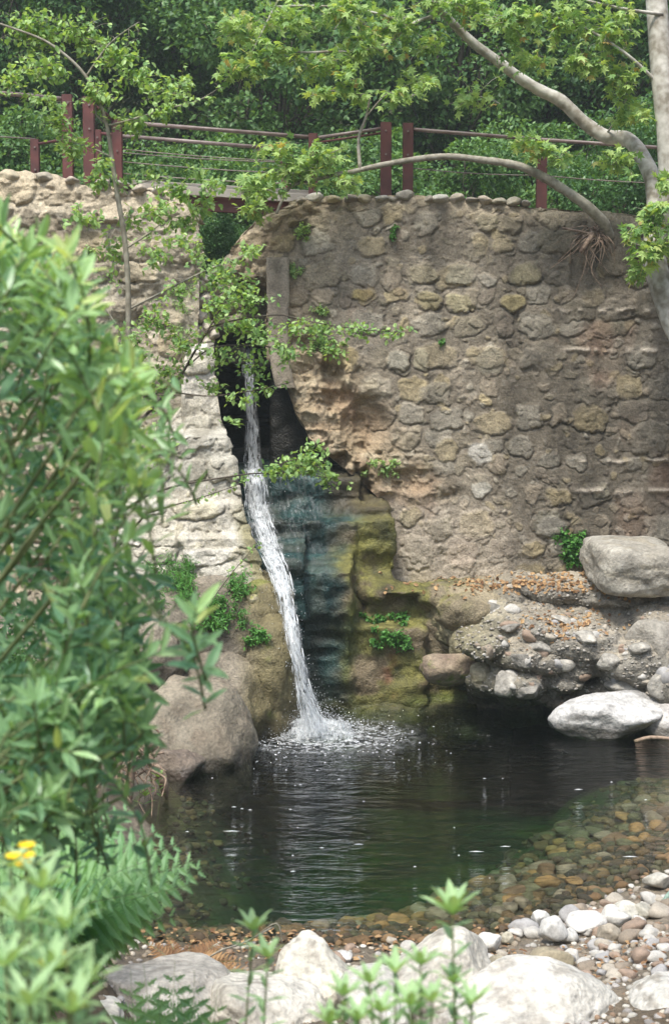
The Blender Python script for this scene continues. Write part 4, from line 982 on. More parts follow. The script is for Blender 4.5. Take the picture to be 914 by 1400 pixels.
FP2 = [(346, 640, 23.4, 15), (350, 668, 23.0, 22), (354, 700, 22.45, 24), (366, 740, 21.9, 24), (381, 780, 21.4, 20), (391, 820, 21.0, 17), (399, 860, 20.75, 14), (407, 900, 20.5, 13), (415, 940, 20.3, 16), (424, 975, 20.2, 22), (430, 1002, 20.15, 30)]
def fpath(FPn):
    c = smooth_path([P(x, y, Y) for x, y, Y, w in FPn], 8); w = np.interp(np.linspace(0, len(FPn) - 1, len(c)), range(len(FPn)), [px(w, Y) for x, y, Y, w in FPn]); return c, w
def sheet(name, c, w, mat, parent, m=14, seed=0, bulge=.06, off=0, ws=1.0):
    V = []; fl = []; ed = []; L = 0
    for i, q in enumerate(c):
        if i: L += (q - c[i - 1]).length
        for k in range(m):
            u = k / (m - 1) * 2 - 1
            V.append((q.x + u * w[i] * ws, q.y - bulge * (1 - u * u) + off, q.z)); fl.append((u * w[i], L, seed)); ed.append((1 - abs(u) ** 3))
    V = np.array(V); V += .03 * np.stack([fbm(V, 4, 2, seed), fbm(V, 4, 2, seed + 1), 0 * V[:, 0]], -1)
    n = len(c); F = [(i * m + k, i * m + k + 1, (i + 1) * m + k + 1, (i + 1) * m + k) for i in range(n - 1) for k in range(m - 1)]
    me = np_mesh(name, V, [a for f in F for a in f], [4] * len(F))
    a = me.attributes.new('flow', 'FLOAT_VECTOR', 'POINT'); a.data.foreach_set('vector', np.array(fl, np.float32).ravel())
    a = me.attributes.new('edge', 'FLOAT', 'POINT'); a.data.foreach_set('value', np.array(ed, np.float32)); return link_mesh(name, me, mat, parent)
def strands(name, c, w, n, parent, seed, r=(.004, .011), tl=(.12, .4), spread=.55, jit=.05):
    rr = np.random.default_rng(seed); mb = MB(); K = len(c)
    for _ in range(n):
        t0 = rr.uniform(0, .97); t1 = min(t0 + rr.uniform(*tl), 1); t0 = max(t0, 0); u = np.clip(rr.normal(0, spread * .85), -.85, .85); o = rr.uniform(-.03, .10); m = max(4, int((t1 - t0) * 26)); pts = []; ph = rr.uniform(0, 9)
        for k in range(m):
            t = t0 + (t1 - t0) * k / (m - 1); i = t * (K - 1); a = int(min(i, K - 2)); q = c[a].lerp(c[a + 1], i - a); ww = w[a] * (1 - (i - a)) + w[a + 1] * (i - a)
            pts.append((q.x + (u + .12 * math.sin(t * 14 + ph)) * ww, q.y - o - .05 + jit * math.sin(t * 9 + ph) * .4, q.z + rr.normal(0, .01)))
        rad = rr.uniform(*r); mb.tube(pts, [rad * (math.sin(PI * (k + .3) / (m - .4)) ** .6 + .05) for k in range(m)], 4)
    return mb.build(name, M['fall'], parent)
wf = empty('waterfall', P(432, 1003, 20.2)); tag(wf, 'white waterfall dropping from the slot and running down the chute into the pool', 'waterfall', kind='structure')
c1, w1 = fpath(FP)
def on_rock(p3):
    o_ = Vector((0, 0, CAMZ)); d_ = (Vector(p3) - o_).normalized(); r_ = [b_.ray_cast(o_, d_)[0] for b_ in on_set]; r_ = [a_ for a_ in r_ if a_ is not None]
    return min(r_, key=lambda a_: a_.y) if r_ else Vector(p3)
on_set = [bvh_cliff, bvh_slot, bvh_l, bvh_of(butt)]
FP2h = []
for (x_, y_, Y_, w_) in FP2:
    ys_h = [on_rock(P(x_ + dx_, y_, 20)).y for dx_ in (-8, -4, 0, 4, 8)]; FP2h.append([x_, y_, min(min(ys_h) - .10, Y_ + 1.2), w_])
for i_ in range(1, len(FP2h)): FP2h[i_][2] = min(FP2h[i_][2], FP2h[i_ - 1][2])
print([round(a_[2], 2) for a_ in FP2h])
c2, w2 = fpath(FP2); ce = Vector((0, 0, CAMZ)); yn = []
for q_ in c2:
    d_ = q_ - ce; xs_ = 457 + d_.x / d_.y * FPX
    best = min(on_rock(q_ + Vector((dx_, 0, 0))).y for dx_ in (-.14, -.07, 0, .07, .14)); yn.append(min(best - .13, q_.y + .8))
on_set = [bvh_cliff, bvh_slot]
for i_ in range(1, len(yn)): yn[i_] = min(yn[i_], yn[i_ - 1] + .0)
yn = np.convolve(np.r_[[yn[0]] * 3, yn, [yn[-1]] * 3], np.ones(7) / 7, 'valid') - .06
c2 = [ce + (q_ - ce) * float(y_ / q_.y) for q_, y_ in zip(c2, yn)]
sheet('water_sheet', c1, w1, fall_mat('thin_sheet', .95, True, (.42, .58)), wf, seed=1);  strands('water_strands', c1, w1, 120, wf, 2, r=(.003, .010), tl=(.04, .12))
w2 = w2 * .74
sheet('water_sheet', c2, w2 * 1.15, M['fall_sheet'], wf, seed=3, bulge=.12, m=18); sheet('water_sheet', c2, w2 * .9, M['fall_sheet'], wf, seed=9, bulge=.16, off=-.05, m=18)
sheet('water_sheet', c2, w2 * .75, M['fall_sheet'], wf, seed=19, bulge=.20, off=-.09, m=18); strands('water_strands', c2, w2, 520, wf, 4, r=(.003, .011), tl=(.012, .05), jit=.12)
# thin film spreading over the teal face
FR = np.random.default_rng(8)
# thin sheet of water spreading over the teal face
cols, rows_ = 26, 44; V = []; fl = []; ed = []; ok = True
for j in range(rows_):
    for i in range(cols):
        t = j / (rows_ - 1); u = i / (cols - 1); x = 350 + 12 * t * 4 + u * (95 - 10 * t); y = 648 + 215 * t; q = on_rock(P(x, y, 20)); d_ = (q - Vector((0, 0, CAMZ))).normalized(); q = q - d_ * .03; V.append(q[:]); fl.append((u * 1.1, t * 3.4, 5)); ed.append(max(0, min(1, (1 - abs(2 * u - 1) ** 2.5) * (1 - t) ** 1.5 * 1.5)))
V = np.array(V).reshape(rows_, cols, 3); yy_ = V[..., 1].copy()
for _ in range(3): yy_[1:-1, 1:-1] = np.minimum(yy_[1:-1, 1:-1], (yy_[:-2, 1:-1] + yy_[2:, 1:-1] + yy_[1:-1, :-2] + yy_[1:-1, 2:]) / 4)
V[..., 1] = yy_; V = V.reshape(-1, 3)
F = [(j * cols + i, j * cols + i + 1, (j + 1) * cols + i + 1, (j + 1) * cols + i) for j in range(rows_ - 1) for i in range(cols - 1)]
me = np_mesh('water_film', V, [a_ for f_ in F for a_ in f_], [4] * len(F)); a = me.attributes.new('flow', 'FLOAT_VECTOR', 'POINT'); a.data.foreach_set('vector', np.array(fl, np.float32).ravel()); a = me.attributes.new('edge', 'FLOAT', 'POINT'); a.data.foreach_set('value', np.array(ed, np.float32)); link_mesh('water_film', me, M['film'], wf)
# drops thrown off the chute
nd_ = 800; ii = FR.integers(0, len(c2), nd_); pd_ = np.array([c2[i_][:] for i_ in ii]); ww_ = w2[ii]; pd_ += np.stack([FR.normal(0, 1, nd_) * ww_ * .85, -np.abs(FR.normal(0, .09, nd_)), FR.normal(0, .05, nd_)], 1)
o = scatter_stones('spray_drops', pd_, FR.uniform(.002, .007, nd_), np.full((nd_, 3), .8), M['spray'], 1, 8, flat=1.3); tag(o, kind='stuff')
# splash mound, drops and floating foam
pc = water_pt(432, 1004)
V, F = ICO[4]; V = V.copy(); mz = V * np.array([.52, .42, .21]); mz += .15 * np.stack([fbm(V, 4.5, 5, 5), fbm(V, 4.5, 5, 6), fbm(V, 5.5, 5, 7)], -1); mz[:, 2] = np.maximum(mz[:, 2], -.05)
me = np_mesh('splash_foam', mz + np.array(pc), F, np.full(len(F), 3)); a = me.attributes.new('flow', 'FLOAT_VECTOR', 'POINT'); a.data.foreach_set('vector', (mz * np.array([.5, 1, 3.0]) + np.array([3, 0, 0])).astype(np.float32).ravel()); a = me.attributes.new('edge', 'FLOAT', 'POINT'); a.data.foreach_set('value', np.clip(1.2 - np.hypot(mz[:, 0] / .55, mz[:, 1] / .45) * .7, 0, 1).astype(np.float32)); me2 = link_mesh('splash_foam', me, fall_mat('foam', .85, True, (.40, .60)), wf)
nr, na = 26, 60; V = []; fl = []; ed = []
for i in range(nr):
    for j in range(na):
        r_ = .05 + 1.5 * i / (nr - 1); a_ = 2 * PI * j / na; V.append((pc[0] + .08 + math.cos(a_) * r_ * 1.1, pc[1] - .08 + math.sin(a_) * r_, .006 + .02 * math.sin(r_ * 14) * math.exp(-r_ * 2))); fl.append((V[-1][0] * .35, V[-1][1] * 1.6, 3)); ed.append(max(0, 1.6 - r_ * 1.15) if i < nr - 1 else 0)
F = [(i * na + j, i * na + (j + 1) % na, (i + 1) * na + (j + 1) % na, (i + 1) * na + j) for i in range(nr - 1) for j in range(na)]
me = np_mesh('foam_raft', np.array(V), [a_ for f_ in F for a_ in f_], [4] * len(F)); a = me.attributes.new('flow', 'FLOAT_VECTOR', 'POINT'); a.data.foreach_set('vector', np.array(fl, np.float32).ravel()); a = me.attributes.new('edge', 'FLOAT', 'POINT'); a.data.foreach_set('value', np.array(ed, np.float32)); link_mesh('foam_raft', me, fall_mat('foam_raft', .9, True, (.46, .62)), wf)
n = 5500; a = FR.uniform(0, 2 * PI, n); rr = np.abs(FR.normal(0, .34, n)); hh = np.abs(FR.normal(0, .26, n)) * np.exp(-rr * 1.6); pos = np.stack([pc[0] + np.cos(a) * rr * 1.3, pc[1] + np.sin(a) * rr, hh], 1)
o = scatter_stones('splash_drops', pos, FR.uniform(.002, .007, n), np.full((n, 3), .8), M['spray'], 1, 9, flat=1.0); tag(o, kind='stuff')
mb = MB()
def fleck(x, y, rx, ry, z=.006):
    V = []; m = 9
    for k in range(m):
        aa = 2 * PI * k / m; q = FR.uniform(.6, 1.2); V.append((x + math.cos(aa) * rx * q, y + math.sin(aa) * ry * q, z))
    V.append((x, y, z + .008)); mb.add(V, [(k, (k + 1) % m, m) for k in range(m)])
for _ in range(330):
    r = abs(FR.normal(0, .75)) + .2; a = FR.uniform(0, 2 * PI); fleck(pc[0] + .1 + math.cos(a) * r * 1.0, pc[1] - .1 + math.sin(a) * r * 1.0, FR.uniform(.006, .03) / (1 + .3 * r), FR.uniform(.005, .02))
for _ in range(22):
    q = water_pt(FR.uniform(250, 900), FR.uniform(1015, 1270)); fleck(q.x, q.y, FR.uniform(.006, .03), FR.uniform(.004, .012))
for x, y, s in [(317, 1137, .16), (440, 1160, .05), (400, 1192, .06), (320, 1104, .05), (342, 1108, .04), (490, 1155, .1), (650, 1165, .13), (690, 1158, .09), (790, 1080, .08), (860, 1172, .14)]:
    q = water_pt(x, y); fleck(q.x, q.y, s * .6, .009)
foam = mb.build('foam', M['spray']); tag(foam, kind='stuff')
# ------------------------------------------------------------------ footbridge and railings
def post(mb, x, y0, y1, Y, w=.15):
    a, b = P(x, y1, Y), P(x, y0, Y); mb.box((a.x, Y, a.z - .05), (a.x, Y, b.z), w, w * .8, up=Vector((0, 1, 0)), bev=.008)
def railing(name, loc, label, posts, rails, cables, cat='railing', group=None):
    r = empty(name, loc); tag(r, label, cat, group)
    for (x, y0, y1, Y, w) in posts:
        mb = MB(); post(mb, x, y0, y1, Y, w); po = mb.build('post', M['wood_red'], r, False); tp_ = P(x, y0, Y)
        for dz_ in (.14, .52):
            mb = MB(); mb.tube([(tp_.x, Y - w * .4 - .004, tp_.z - dz_), (tp_.x, Y - w * .4 - .022, tp_.z - dz_)], .018, 6); bo = mb.build('bolt', M['steel'], po, False)
    for (xa, ya, Ya, xb, yb, Yb, rad, mt) in rails:
        mb = MB(); mb.tube([P(xa, ya, Ya), P(xb, yb, Yb)], rad, 8); mb.build('rail', M[mt], r)
    for (xa, ya, Ya, xb, yb, Yb) in cables:
        a, b = P(xa, ya, Ya), P(xb, yb, Yb); mb = MB(); mb.tube([a.lerp(b, t) + Vector((0, 0, -.03 * math.sin(PI * t))) for t in np.linspace(0, 1, 6)], .009, 5); mb.build('cable', M['steel'], r)
    return r
YBR = 24.2
br = railing('footbridge', P(300, 275, YBR), 'red steel footbridge with cable railings crossing above the waterfall slot', [(161, 164, 244, 24.0, .17), (428, 183, 272, 23.9, .15), (134, 178, 246, 25.4, .15), (391, 196, 272, 25.3, .17)],
  [(165, 167, 24.0, 428, 188, 23.9, .035, 'steel'), (167, 186, 25.2, 376, 203, 25.3, .035, 'steel'), (134, 182, 25.4, 167, 186, 25.2, .03, 'wood_red')],
  [(165, 204, 24.0, 428, 222, 23.9), (165, 221, 24.0, 428, 238, 23.9), (165, 237, 24.0, 428, 252, 23.9), (160, 208, 25.3, 391, 222, 25.3)])
mb = MB(); a, b = P(196, 257, 24.0), P(436, 273, 23.9); mb.box(a, b, .08, .14); mb.build('fascia', M['deck'], br, False)
mb = MB(); a, b = P(190, 258, 24.75), P(440, 273, 24.65); mb.box(a, b, 1.4, .08); mb.build('deck', M['deck'], br, False)
for Yq in (24.12, 25.3):
    mb = MB(); a, b = P(180, 272, Yq), P(440, 288, Yq); mb.box(a, b, .10, .26); mb.build('beam', M['wood_red'], br, False)
railing('railing', P(90, 240, 23.4), 'red post railing running off to the left of the footbridge', [(94, 130, 242, 23.6, .17), (123, 133, 246, 23.5, .18), (49, 191, 240, 24.8, .15)],
  [(-160, 112, 23.8, 92, 136, 23.6, .04, 'steel'), (123, 140, 23.5, 158, 166, 24.0, .03, 'wood_red'), (-120, 180, 24.9, 49, 190, 24.8, .012, 'steel'), (52, 197, 24.8, 94, 190, 23.7, .025, 'wood_red'), (94, 192, 23.6, 123, 188, 23.5, .025, 'wood_red')], [])
railing('railing', P(640, 275, 23.7), 'red post railing along the dam crest to the right of the footbridge', [(527, 168, 276, 23.7, .18), (557, 169, 276, 23.8, .17), (739, 205, 292, 24.2, .17)],
  [(430, 189, 23.9, 521, 176, 23.7, .03, 'steel'), (562, 177, 23.8, 739, 191, 24.2, .033, 'steel'), (739, 191, 24.2, 960, 206, 24.6, .033, 'steel'), (434, 195, 23.9, 521, 182, 23.7, .02, 'wood_red')],
  [(562, 230, 23.8, 739, 240, 24.2), (739, 240, 24.2, 960, 252, 24.6)])

# ------------------------------------------------------------------ woods behind
def make_tree(name, H, R, nl, lsize, lmat, seed, trunk=.16, clear=.12, lv=(0, 1), nclump=34, tm=None):
    rr = np.random.default_rng(seed); root = empty(name)
    cz = H * (.5 + clear / 2); rz = H * (1 - clear) / 2
    tb = MB(); lean = rr.normal(0, .3, 2)
    top = Vector((lean[0], lean[1], H * .85)); tp = smooth_path([Vector((0, 0, -.4)), Vector((lean[0] * .2, lean[1] * .3, H * .3)), top], 6); tb.tube(tp, list(np.linspace(trunk, trunk * .2, len(tp))), 8)
    tb.build('trunk', M['bark_dark'], root)
    lb = MB(); C = []; RR = []
    for k in range(nclump):
        v = rr.normal(size=3); v /= np.linalg.norm(v); q = rr.uniform(.45, 1.0)
        c = Vector((v[0] * R * q, v[1] * R * q, cz + v[2] * rz * q)); s = R * rr.uniform(.2, .42); C.append(c); RR.append(s)
        a = tp[int(rr.integers(3, len(tp)))]; lb.tube(smooth_path([a, a.lerp(c, .5) + Vector((0, 0, .2)), c], 3), [trunk * .3, trunk * .25, trunk * .2, trunk * .16, trunk * .12, trunk * .1, .01], 5)
    lb.build('limb', M['bark_dark'], root)
    ci = rr.integers(0, nclump, nl); C = np.array([c[:] for c in C]); RR = np.array(RR); cl = rr.uniform(0, .35, nclump)
    v = rr.normal(size=(nl, 3)); v /= np.linalg.norm(v, axis=1, keepdims=True); q = rr.uniform(.3, 1, nl) ** .5
    pos = C[ci] + v * (RR[ci] * q)[:, None] * np.array([1.1, 1.1, .8]); d = v * .6 + rr.normal(0, .6, (nl, 3)) + np.array([0, 0, -.2]); nn = v * .5 + rr.normal(0, .4, (nl, 3)) + np.array([0, 0, .7])
    lvv = lv[0] + (lv[1] - lv[0]) * np.clip(rr.uniform(0, .65, nl) + cl[ci], 0, 1)
    leaves_mesh('crown', pos, d, nn, rr.uniform(.6, 1.2, nl) * lsize, tm or t_quad(.55), lmat, lvv, root)
    return root
def copy_tree(root, loc, rz, s, **kw):
    c = root.copy(); COL.objects.link(c); c.location = loc; c.rotation_euler = (0, 0, rz); c.scale = (s, s, s)
    for ch in root.children:
        d = ch.copy(); COL.objects.link(d); d.parent = c
    for k in ('label', 'category', 'group'):
        if k in c: del c[k]
    tag(c, **kw); return c
T1 = make_tree('evergreen_tree', 10, 3.2, 21000, .17, M['leaf_bg'], 1, nclump=60)
T2 = make_tree('broadleaf_tree', 8, 2.8, 17000, .16, M['leaf_bg2'], 2, nclump=46, tm=t_oval(.6), lv=(0, .7))
T3 = make_tree('woodland_shrub', 3.6, 1.9, 11000, .11, M['leaf_bg'], 3, trunk=.05, clear=.02, nclump=34, tm=t_oval(.55), lv=(.2, 1))
T4 = make_tree('woodland_shrub', 3.2, 1.7, 9000, .12, M['leaf_bg2'], 4, trunk=.05, clear=.02, nclump=30, tm=t_oval(.6), lv=(0, .9))
KT = np.random.default_rng(14); used = set()
def put_tree(T, X, Y, s, label, cat, group=None):
    loc = (X, Y, gz(X, Y) - .1); rz = KT.uniform(0, 6.3)
    if T.name not in used:
        used.add(T.name); T.location = loc; T.rotation_euler = (0, 0, rz); T.scale = (s, s, s); tag(T, label, cat, group); return T
    return copy_tree(T, loc, rz, s, label=label, cat=cat, group=group)
for (x, Y, s) in [(40, 30, 1.0), (235, 29, .75), (300, 31, .95), (420, 29.5, .8), (520, 30.5, .95), (640, 29.5, .8), (745, 31, 1.0), (850, 29, .9), (930, 30, 1.0), (-60, 29, .9), (150, 31, .9)]:
    put_tree(T3 if KT.random() < .45 else T4, (x - 457) / FPX * Y, Y, s, 'leafy shrub on the terrace just behind the dam crest', 'shrub', 'shrubs behind the dam crest')
for (x, Y, s) in [(290, 28.2, .42), (330, 28.5, .4), (262, 27.6, .4), (310, 27.2, .3)]:
    put_tree(T3, (x - 457) / FPX * Y, Y, s, 'low green shrub seen through the open slot under the footbridge', 'shrub', 'low shrubs behind the slot')
for (x, Y, s) in [(-40, 35, 1.0), (110, 37, 1.05), (250, 38, 1.0), (380, 35.5, 1.0), (500, 38, 1.1), (620, 36, .95), (740, 38, 1.05), (860, 36, .9), (980, 36, 1.0), (-150, 36, 1)]:
    put_tree(T1 if KT.random() < .65 else T2, (x - 457) / FPX * Y, Y, s, 'tall bushy tree in the wood behind the footbridge', 'tree', 'trees of the wood behind the footbridge')
for r_, Y in enumerate((44, 51, 59, 68, 78)):
    for k in range(9):
        X = -Y * .34 + k * Y * .68 / 8 + KT.uniform(-1, 1)
        put_tree(T1 if KT.random() < .8 else T2, X, Y + KT.uniform(-2, 2), KT.uniform(1.0, 1.3), 'dark tree crown on the wooded slope far behind the dam', 'tree', 'trees on the wooded slope')

# ------------------------------------------------------------------ sycamores
def limb(mb, pts, r0, r1, sides=10, bump=.12):
    c = smooth_path(pts, 6); n = len(c); rr = [(r0 + (r1 - r0) * i / (n - 1)) * (1 + bump * mnoise.noise(Vector((i * .45, r0 * 9, 0)))) for i in range(n)]
    mb.tube(c, rr, sides); return c
sy = empty('sycamore', P(1040, 830, 21.8)); tag(sy, 'pale barked sycamore at the right edge with one long curved limb reaching left', 'tree')
mb = MB(); limb(mb, [P(1060, 840, 21.8), P(1010, 640, 21.7), P(950, 500, 21.6), P(914, 424, 21.7), P(896, 365, 21.9), P(893, 300, 22.3)], .24, .15); 
limb(mb, [P(896, 330, 22.2), P(915, 270, 22.0), P(912, 180, 22.0), P(904, 100, 22.1), P(896, 0, 22.3), P(886, -90, 22.5)], .19, .16, 12, .06); mb.build('trunk', M['bark_syc'], sy)
mb = MB(); lp = limb(mb, [P(893, 310, 22.3), P(893, 255, 22.6), P(878, 216, 22.9), P(857, 191, 23.2), P(826, 186, 23.4), P(796, 166, 23.5), P(766, 138, 23.5), P(736, 123, 23.5), P(706, 104, 23.4), P(680, 84, 23.3), P(650, 62, 23.2), P(622, 36, 23.1), P(604, 18, 23.0), P(570, -10, 22.8)], .14, .055, 10, .10); mb.build('limb', M['bark_syc'], sy)
fo = Foliage()
def along(c, size, n, R, lv=(.1, .95), skip=.35):
    for q in c[int(len(c) * skip):]:
        for _ in range(n):
            v = Vector((random.gauss(0, 1), random.gauss(0, .6), random.gauss(-.1, .7))).normalized() * R * random.uniform(.5, 1.2); fo.spray(q, q + v, 4, size, lv=lv, spread=.8, droop=.25, up=.6, r=.003, jit=R * .12)
def sb(pts, r0=.03, r1=.012):
    c = smooth_path(pts, 4); fo.twig(c, r0, r1, 6); along(c, .14, 2, .3)
sb([P(604, 18, 23), P(565, 32, 22.8), P(530, 58, 22.7), P(490, 70, 22.6), P(455, 70, 22.5)]); sb([P(560, 34, 22.8), P(500, 15, 22.7), P(430, 8, 22.5), P(360, 10, 22.3)], .025, .01)
sb([P(455, 70, 22.5), P(420, 72, 22.4), P(380, 70, 22.3), P(345, 80, 22.2), P(330, 110, 22.2)], .02, .008); sb([P(380, 0, 22.3), P(365, 30, 22.2), P(350, 60, 22.1), P(332, 95, 22.1)], .02, .008)
sb([P(826, 186, 23.4), P(850, 150, 22.8), P(855, 120, 22.5), P(840, 95, 22.3)], .02, .008); sb([P(905, 120, 22.1), P(850, 70, 21.9), P(780, 30, 21.8), P(720, 20, 21.8)], .03, .01)
sb([P(905, 20, 22.1), P(840, 10, 21.9), P(760, -10, 21.8)], .03, .01)
SL = dict(spread=.85, droop=.35, up=.5, r=.006, jit=.04)
for (x, y, w, h, n, Y) in [(330, 40, 60, 34, 15, 22.3), (400, 30, 50, 30, 14, 22.4), (470, 20, 60, 30, 16, 22.6), (540, 30, 50, 26, 12, 22.7), (360, 85, 40, 30, 10, 22.2), (430, 85, 50, 26, 10, 22.4), (500, 60, 50, 24, 10, 22.6), (590, 60, 50, 30, 9, 22.8), (320, 95, 30, 26, 7, 22.1),
                            (640, 10, 60, 24, 14, 22.4), (700, 30, 60, 30, 16, 22.0), (770, 30, 60, 34, 17, 21.9), (840, 40, 50, 40, 16, 22.0), (800, 85, 50, 30, 13, 22.0), (720, 80, 50, 24, 8, 22.4), (850, 110, 40, 34, 12, 22.2), (860, 160, 40, 26, 10, 22.4), (570, 110, 40, 24, 6, 22.9), (650, 130, 60, 40, 8, 23.1),
                            (845, 225, 40, 24, 9, 22.3), (895, 300, 34, 34, 14, 21.3), (890, 345, 40, 26, 12, 21.2), (925, 330, 34, 44, 12, 21.2), (860, 320, 26, 18, 6, 21.3), (870, 372, 20, 12, 5, 21.3), (600, 0, 60, 20, 10, 22.7), (905, 250, 16, 20, 4, 21.5)]:
    fo.cluster(P(x, y, Y), (px(w, Y), .6, px(h, Y)), int(n * 1.7), 6, .15, lv=(.1, .95), **SL)
fo.build(sy, t_palm(), M['leaf_syc'], M['bark_syc'])

ab = empty('leaning_sapling', P(824, 312, 22.7)); tag(ab, 'thin bare limbed sapling arching left from a root tangle high in the wall', 'sapling')
mb = MB(); limb(mb, [P(832, 325, 22.95), P(824, 305, 22.75), P(808, 288, 22.6), P(790, 273, 22.5), P(760, 253, 22.4), P(738, 240, 22.35), P(712, 228, 22.3), P(690, 223, 22.3), P(660, 219, 22.3), P(610, 214, 22.3), P(560, 219, 22.3), P(520, 226, 22.3), P(480, 235, 22.3), P(440, 243, 22.3), P(400, 253, 22.25), P(385, 275, 22.2), P(378, 292, 22.2)], .095, .022, 8, .15); mb.build('trunk', M['bark_thin'], ab)
fo = Foliage()
fo.twig(smooth_path([P(492, 232, 22.3), P(490, 190, 22.4), P(500, 160, 22.4), P(507, 125, 22.4)], 4), .035, .014, 6); fo.twig(smooth_path([P(500, 160, 22.4), P(530, 128, 22.4), P(560, 132, 22.4), P(580, 120, 22.3), P(588, 108, 22.3)], 4), .012, .006); fo.twig(smooth_path([P(503, 135, 22.4), P(480, 125, 22.3), P(455, 120, 22.3)], 4), .012, .006)
for (x, y, w, h, n) in [(400, 235, 70, 26, 22), (350, 260, 46, 28, 18), (440, 215, 44, 28, 16), (470, 245, 40, 18, 9), (380, 205, 44, 20, 10), (345, 285, 30, 20, 9), (470, 110, 34, 22, 8), (545, 130, 40, 12, 7), (585, 115, 20, 10, 3), (490, 130, 26, 16, 5), (735, 205, 34, 16, 8), (765, 215, 24, 14, 5), (720, 192, 20, 10, 4), (430, 130, 40, 16, 6)]:
    fo.cluster(P(x, y, 22.2), (px(w, 22.2), .45, px(h, 22.2)), int(n * 1.4), 6, .14, lv=(.15, .95), **SL)
fo.build(ab, t_palm(), M['leaf_syc'], M['bark_thin'])
RT = np.random.default_rng(3); mb = MB()
for k in range(46):
    a = P(815 + RT.normal(0, 10), 316 + RT.normal(0, 6), 22.88); x, y = 800 + RT.normal(0, 22), 345 + RT.normal(0, 20); m_ = P((815 + x) / 2 + RT.normal(0, 8), (316 + y) / 2 - 4, 22.7)
    c = smooth_path([a, m_, P(x, y, 22.8)], 4); r_ = RT.uniform(.004, .014); mb.tube(c, [r_ * (1 - .7 * i / len(c)) for i in range(len(c))], 5)
mb.tube([P(793, 345, 22.65), P(810, 318, 22.75)], [.035, .045], 7)
c = smooth_path([P(812, 350, 22.8), P(808, 372, 22.7), P(822, 392, 22.75)], 4); mb.tube(c, .006, 5)
mb.tube(smooth_path([P(768, 312, 22.85), P(790, 316, 22.7), P(815, 322, 22.8)], 4), .02, 6)
mb.build('roots', M['root'], ab)

# ------------------------------------------------------------------ alders on the left bank
al = empty('alder_sapling', (P(140, 960, 14).x, 14, gz(P(140, 960, 14).x, 14))); tag(al, 'slender grey stemmed alder sapling in front of the left wall, leaning over the railing', 'sapling')
YA = 14.0
mb = MB(); limb(mb, [Vector(al.location) - Vector((0, 0, .2)), P(150, 800, YA), P(172, 620, YA), P(176, 440, YA), P(172, 340, YA), P(160, 262, YA), P(153, 215, YA), P(146, 170, YA), P(132, 130, YA), P(118, 105, YA), P(95, 80, YA), P(60, 55, YA), P(10, 36, YA), P(-40, 20, YA)], .034, .009, 8, .05); mb.build('trunk', M['bark_thin'], al)
fo = Foliage()
def br_(pts, Y=YA, r0=.012, r1=.003):
    c = smooth_path([P(x, y, Y) for x, y in pts], 5); fo.twig(c, r0, r1, 6); along(c, .066, 1, .11, (.2, 1), .25)
br_([(176, 423), (231, 395), (277, 372), (312, 358), (340, 345)]); br_([(148, 172), (175, 165), (232, 148), (270, 138), (300, 120)], r1=.003); br_([(146, 170), (130, 150), (150, 110)], r1=.003)
br_([(172, 340), (200, 322), (230, 300), (260, 296)], r0=.01); br_([(178, 480), (150, 430), (120, 400)], r0=.01); br_([(176, 400), (150, 380), (130, 372)], r0=.008)
br_([(118, 105), (150, 60), (190, 30)], r0=.012); br_([(153, 215), (120, 200), (80, 190)], r0=.008); br_([(162, 262), (190, 250), (230, 245)], r0=.008)
AL = dict(spread=.8, droop=.12, up=.8, r=.0028, jit=.02)
for (x, y, w, h, n) in [(40, 40, 60, 34, 34), (110, 50, 60, 40, 36), (60, 90, 60, 30, 26), (160, 80, 50, 34, 26), (190, 110, 50, 34, 22), (130, 130, 46, 30, 18), (230, 125, 50, 26, 18), (180, 165, 50, 26, 18), (250, 110, 30, 20, 8), (80, 170, 40, 30, 18), (95, 205, 34, 24, 16), (225, 155, 30, 18, 10),
                         (130, 250, 40, 12, 12), (245, 262, 40, 22, 14), (275, 285, 30, 22, 12), (215, 290, 44, 24, 14), (180, 300, 30, 30, 8), (240, 330, 34, 20, 8), (300, 370, 40, 26, 14), (325, 395, 44, 26, 16), (345, 345, 30, 16, 7), (140, 225, 30, 16, 7), (60, 140, 50, 20, 12), (15, 110, 34, 40, 16), (270, 235, 20, 14, 6), (200, 235, 30, 16, 7), (110, 300, 40, 30, 12), (60, 60, 70, 40, 20), (150, 340, 30, 40, 12), (210, 350, 36, 26, 12), (250, 310, 30, 20, 10), (285, 255, 26, 20, 8)]:
    fo.cluster(P(x, y, YA + random.uniform(-.4, .4)), (px(w, YA), .3, px(h, YA)), int(n * 1.25), 7, .070, lv=(.15, 1), **AL)
fo.build(al, t_oval(.62), M['leaf_alder'], M['bark_thin'])

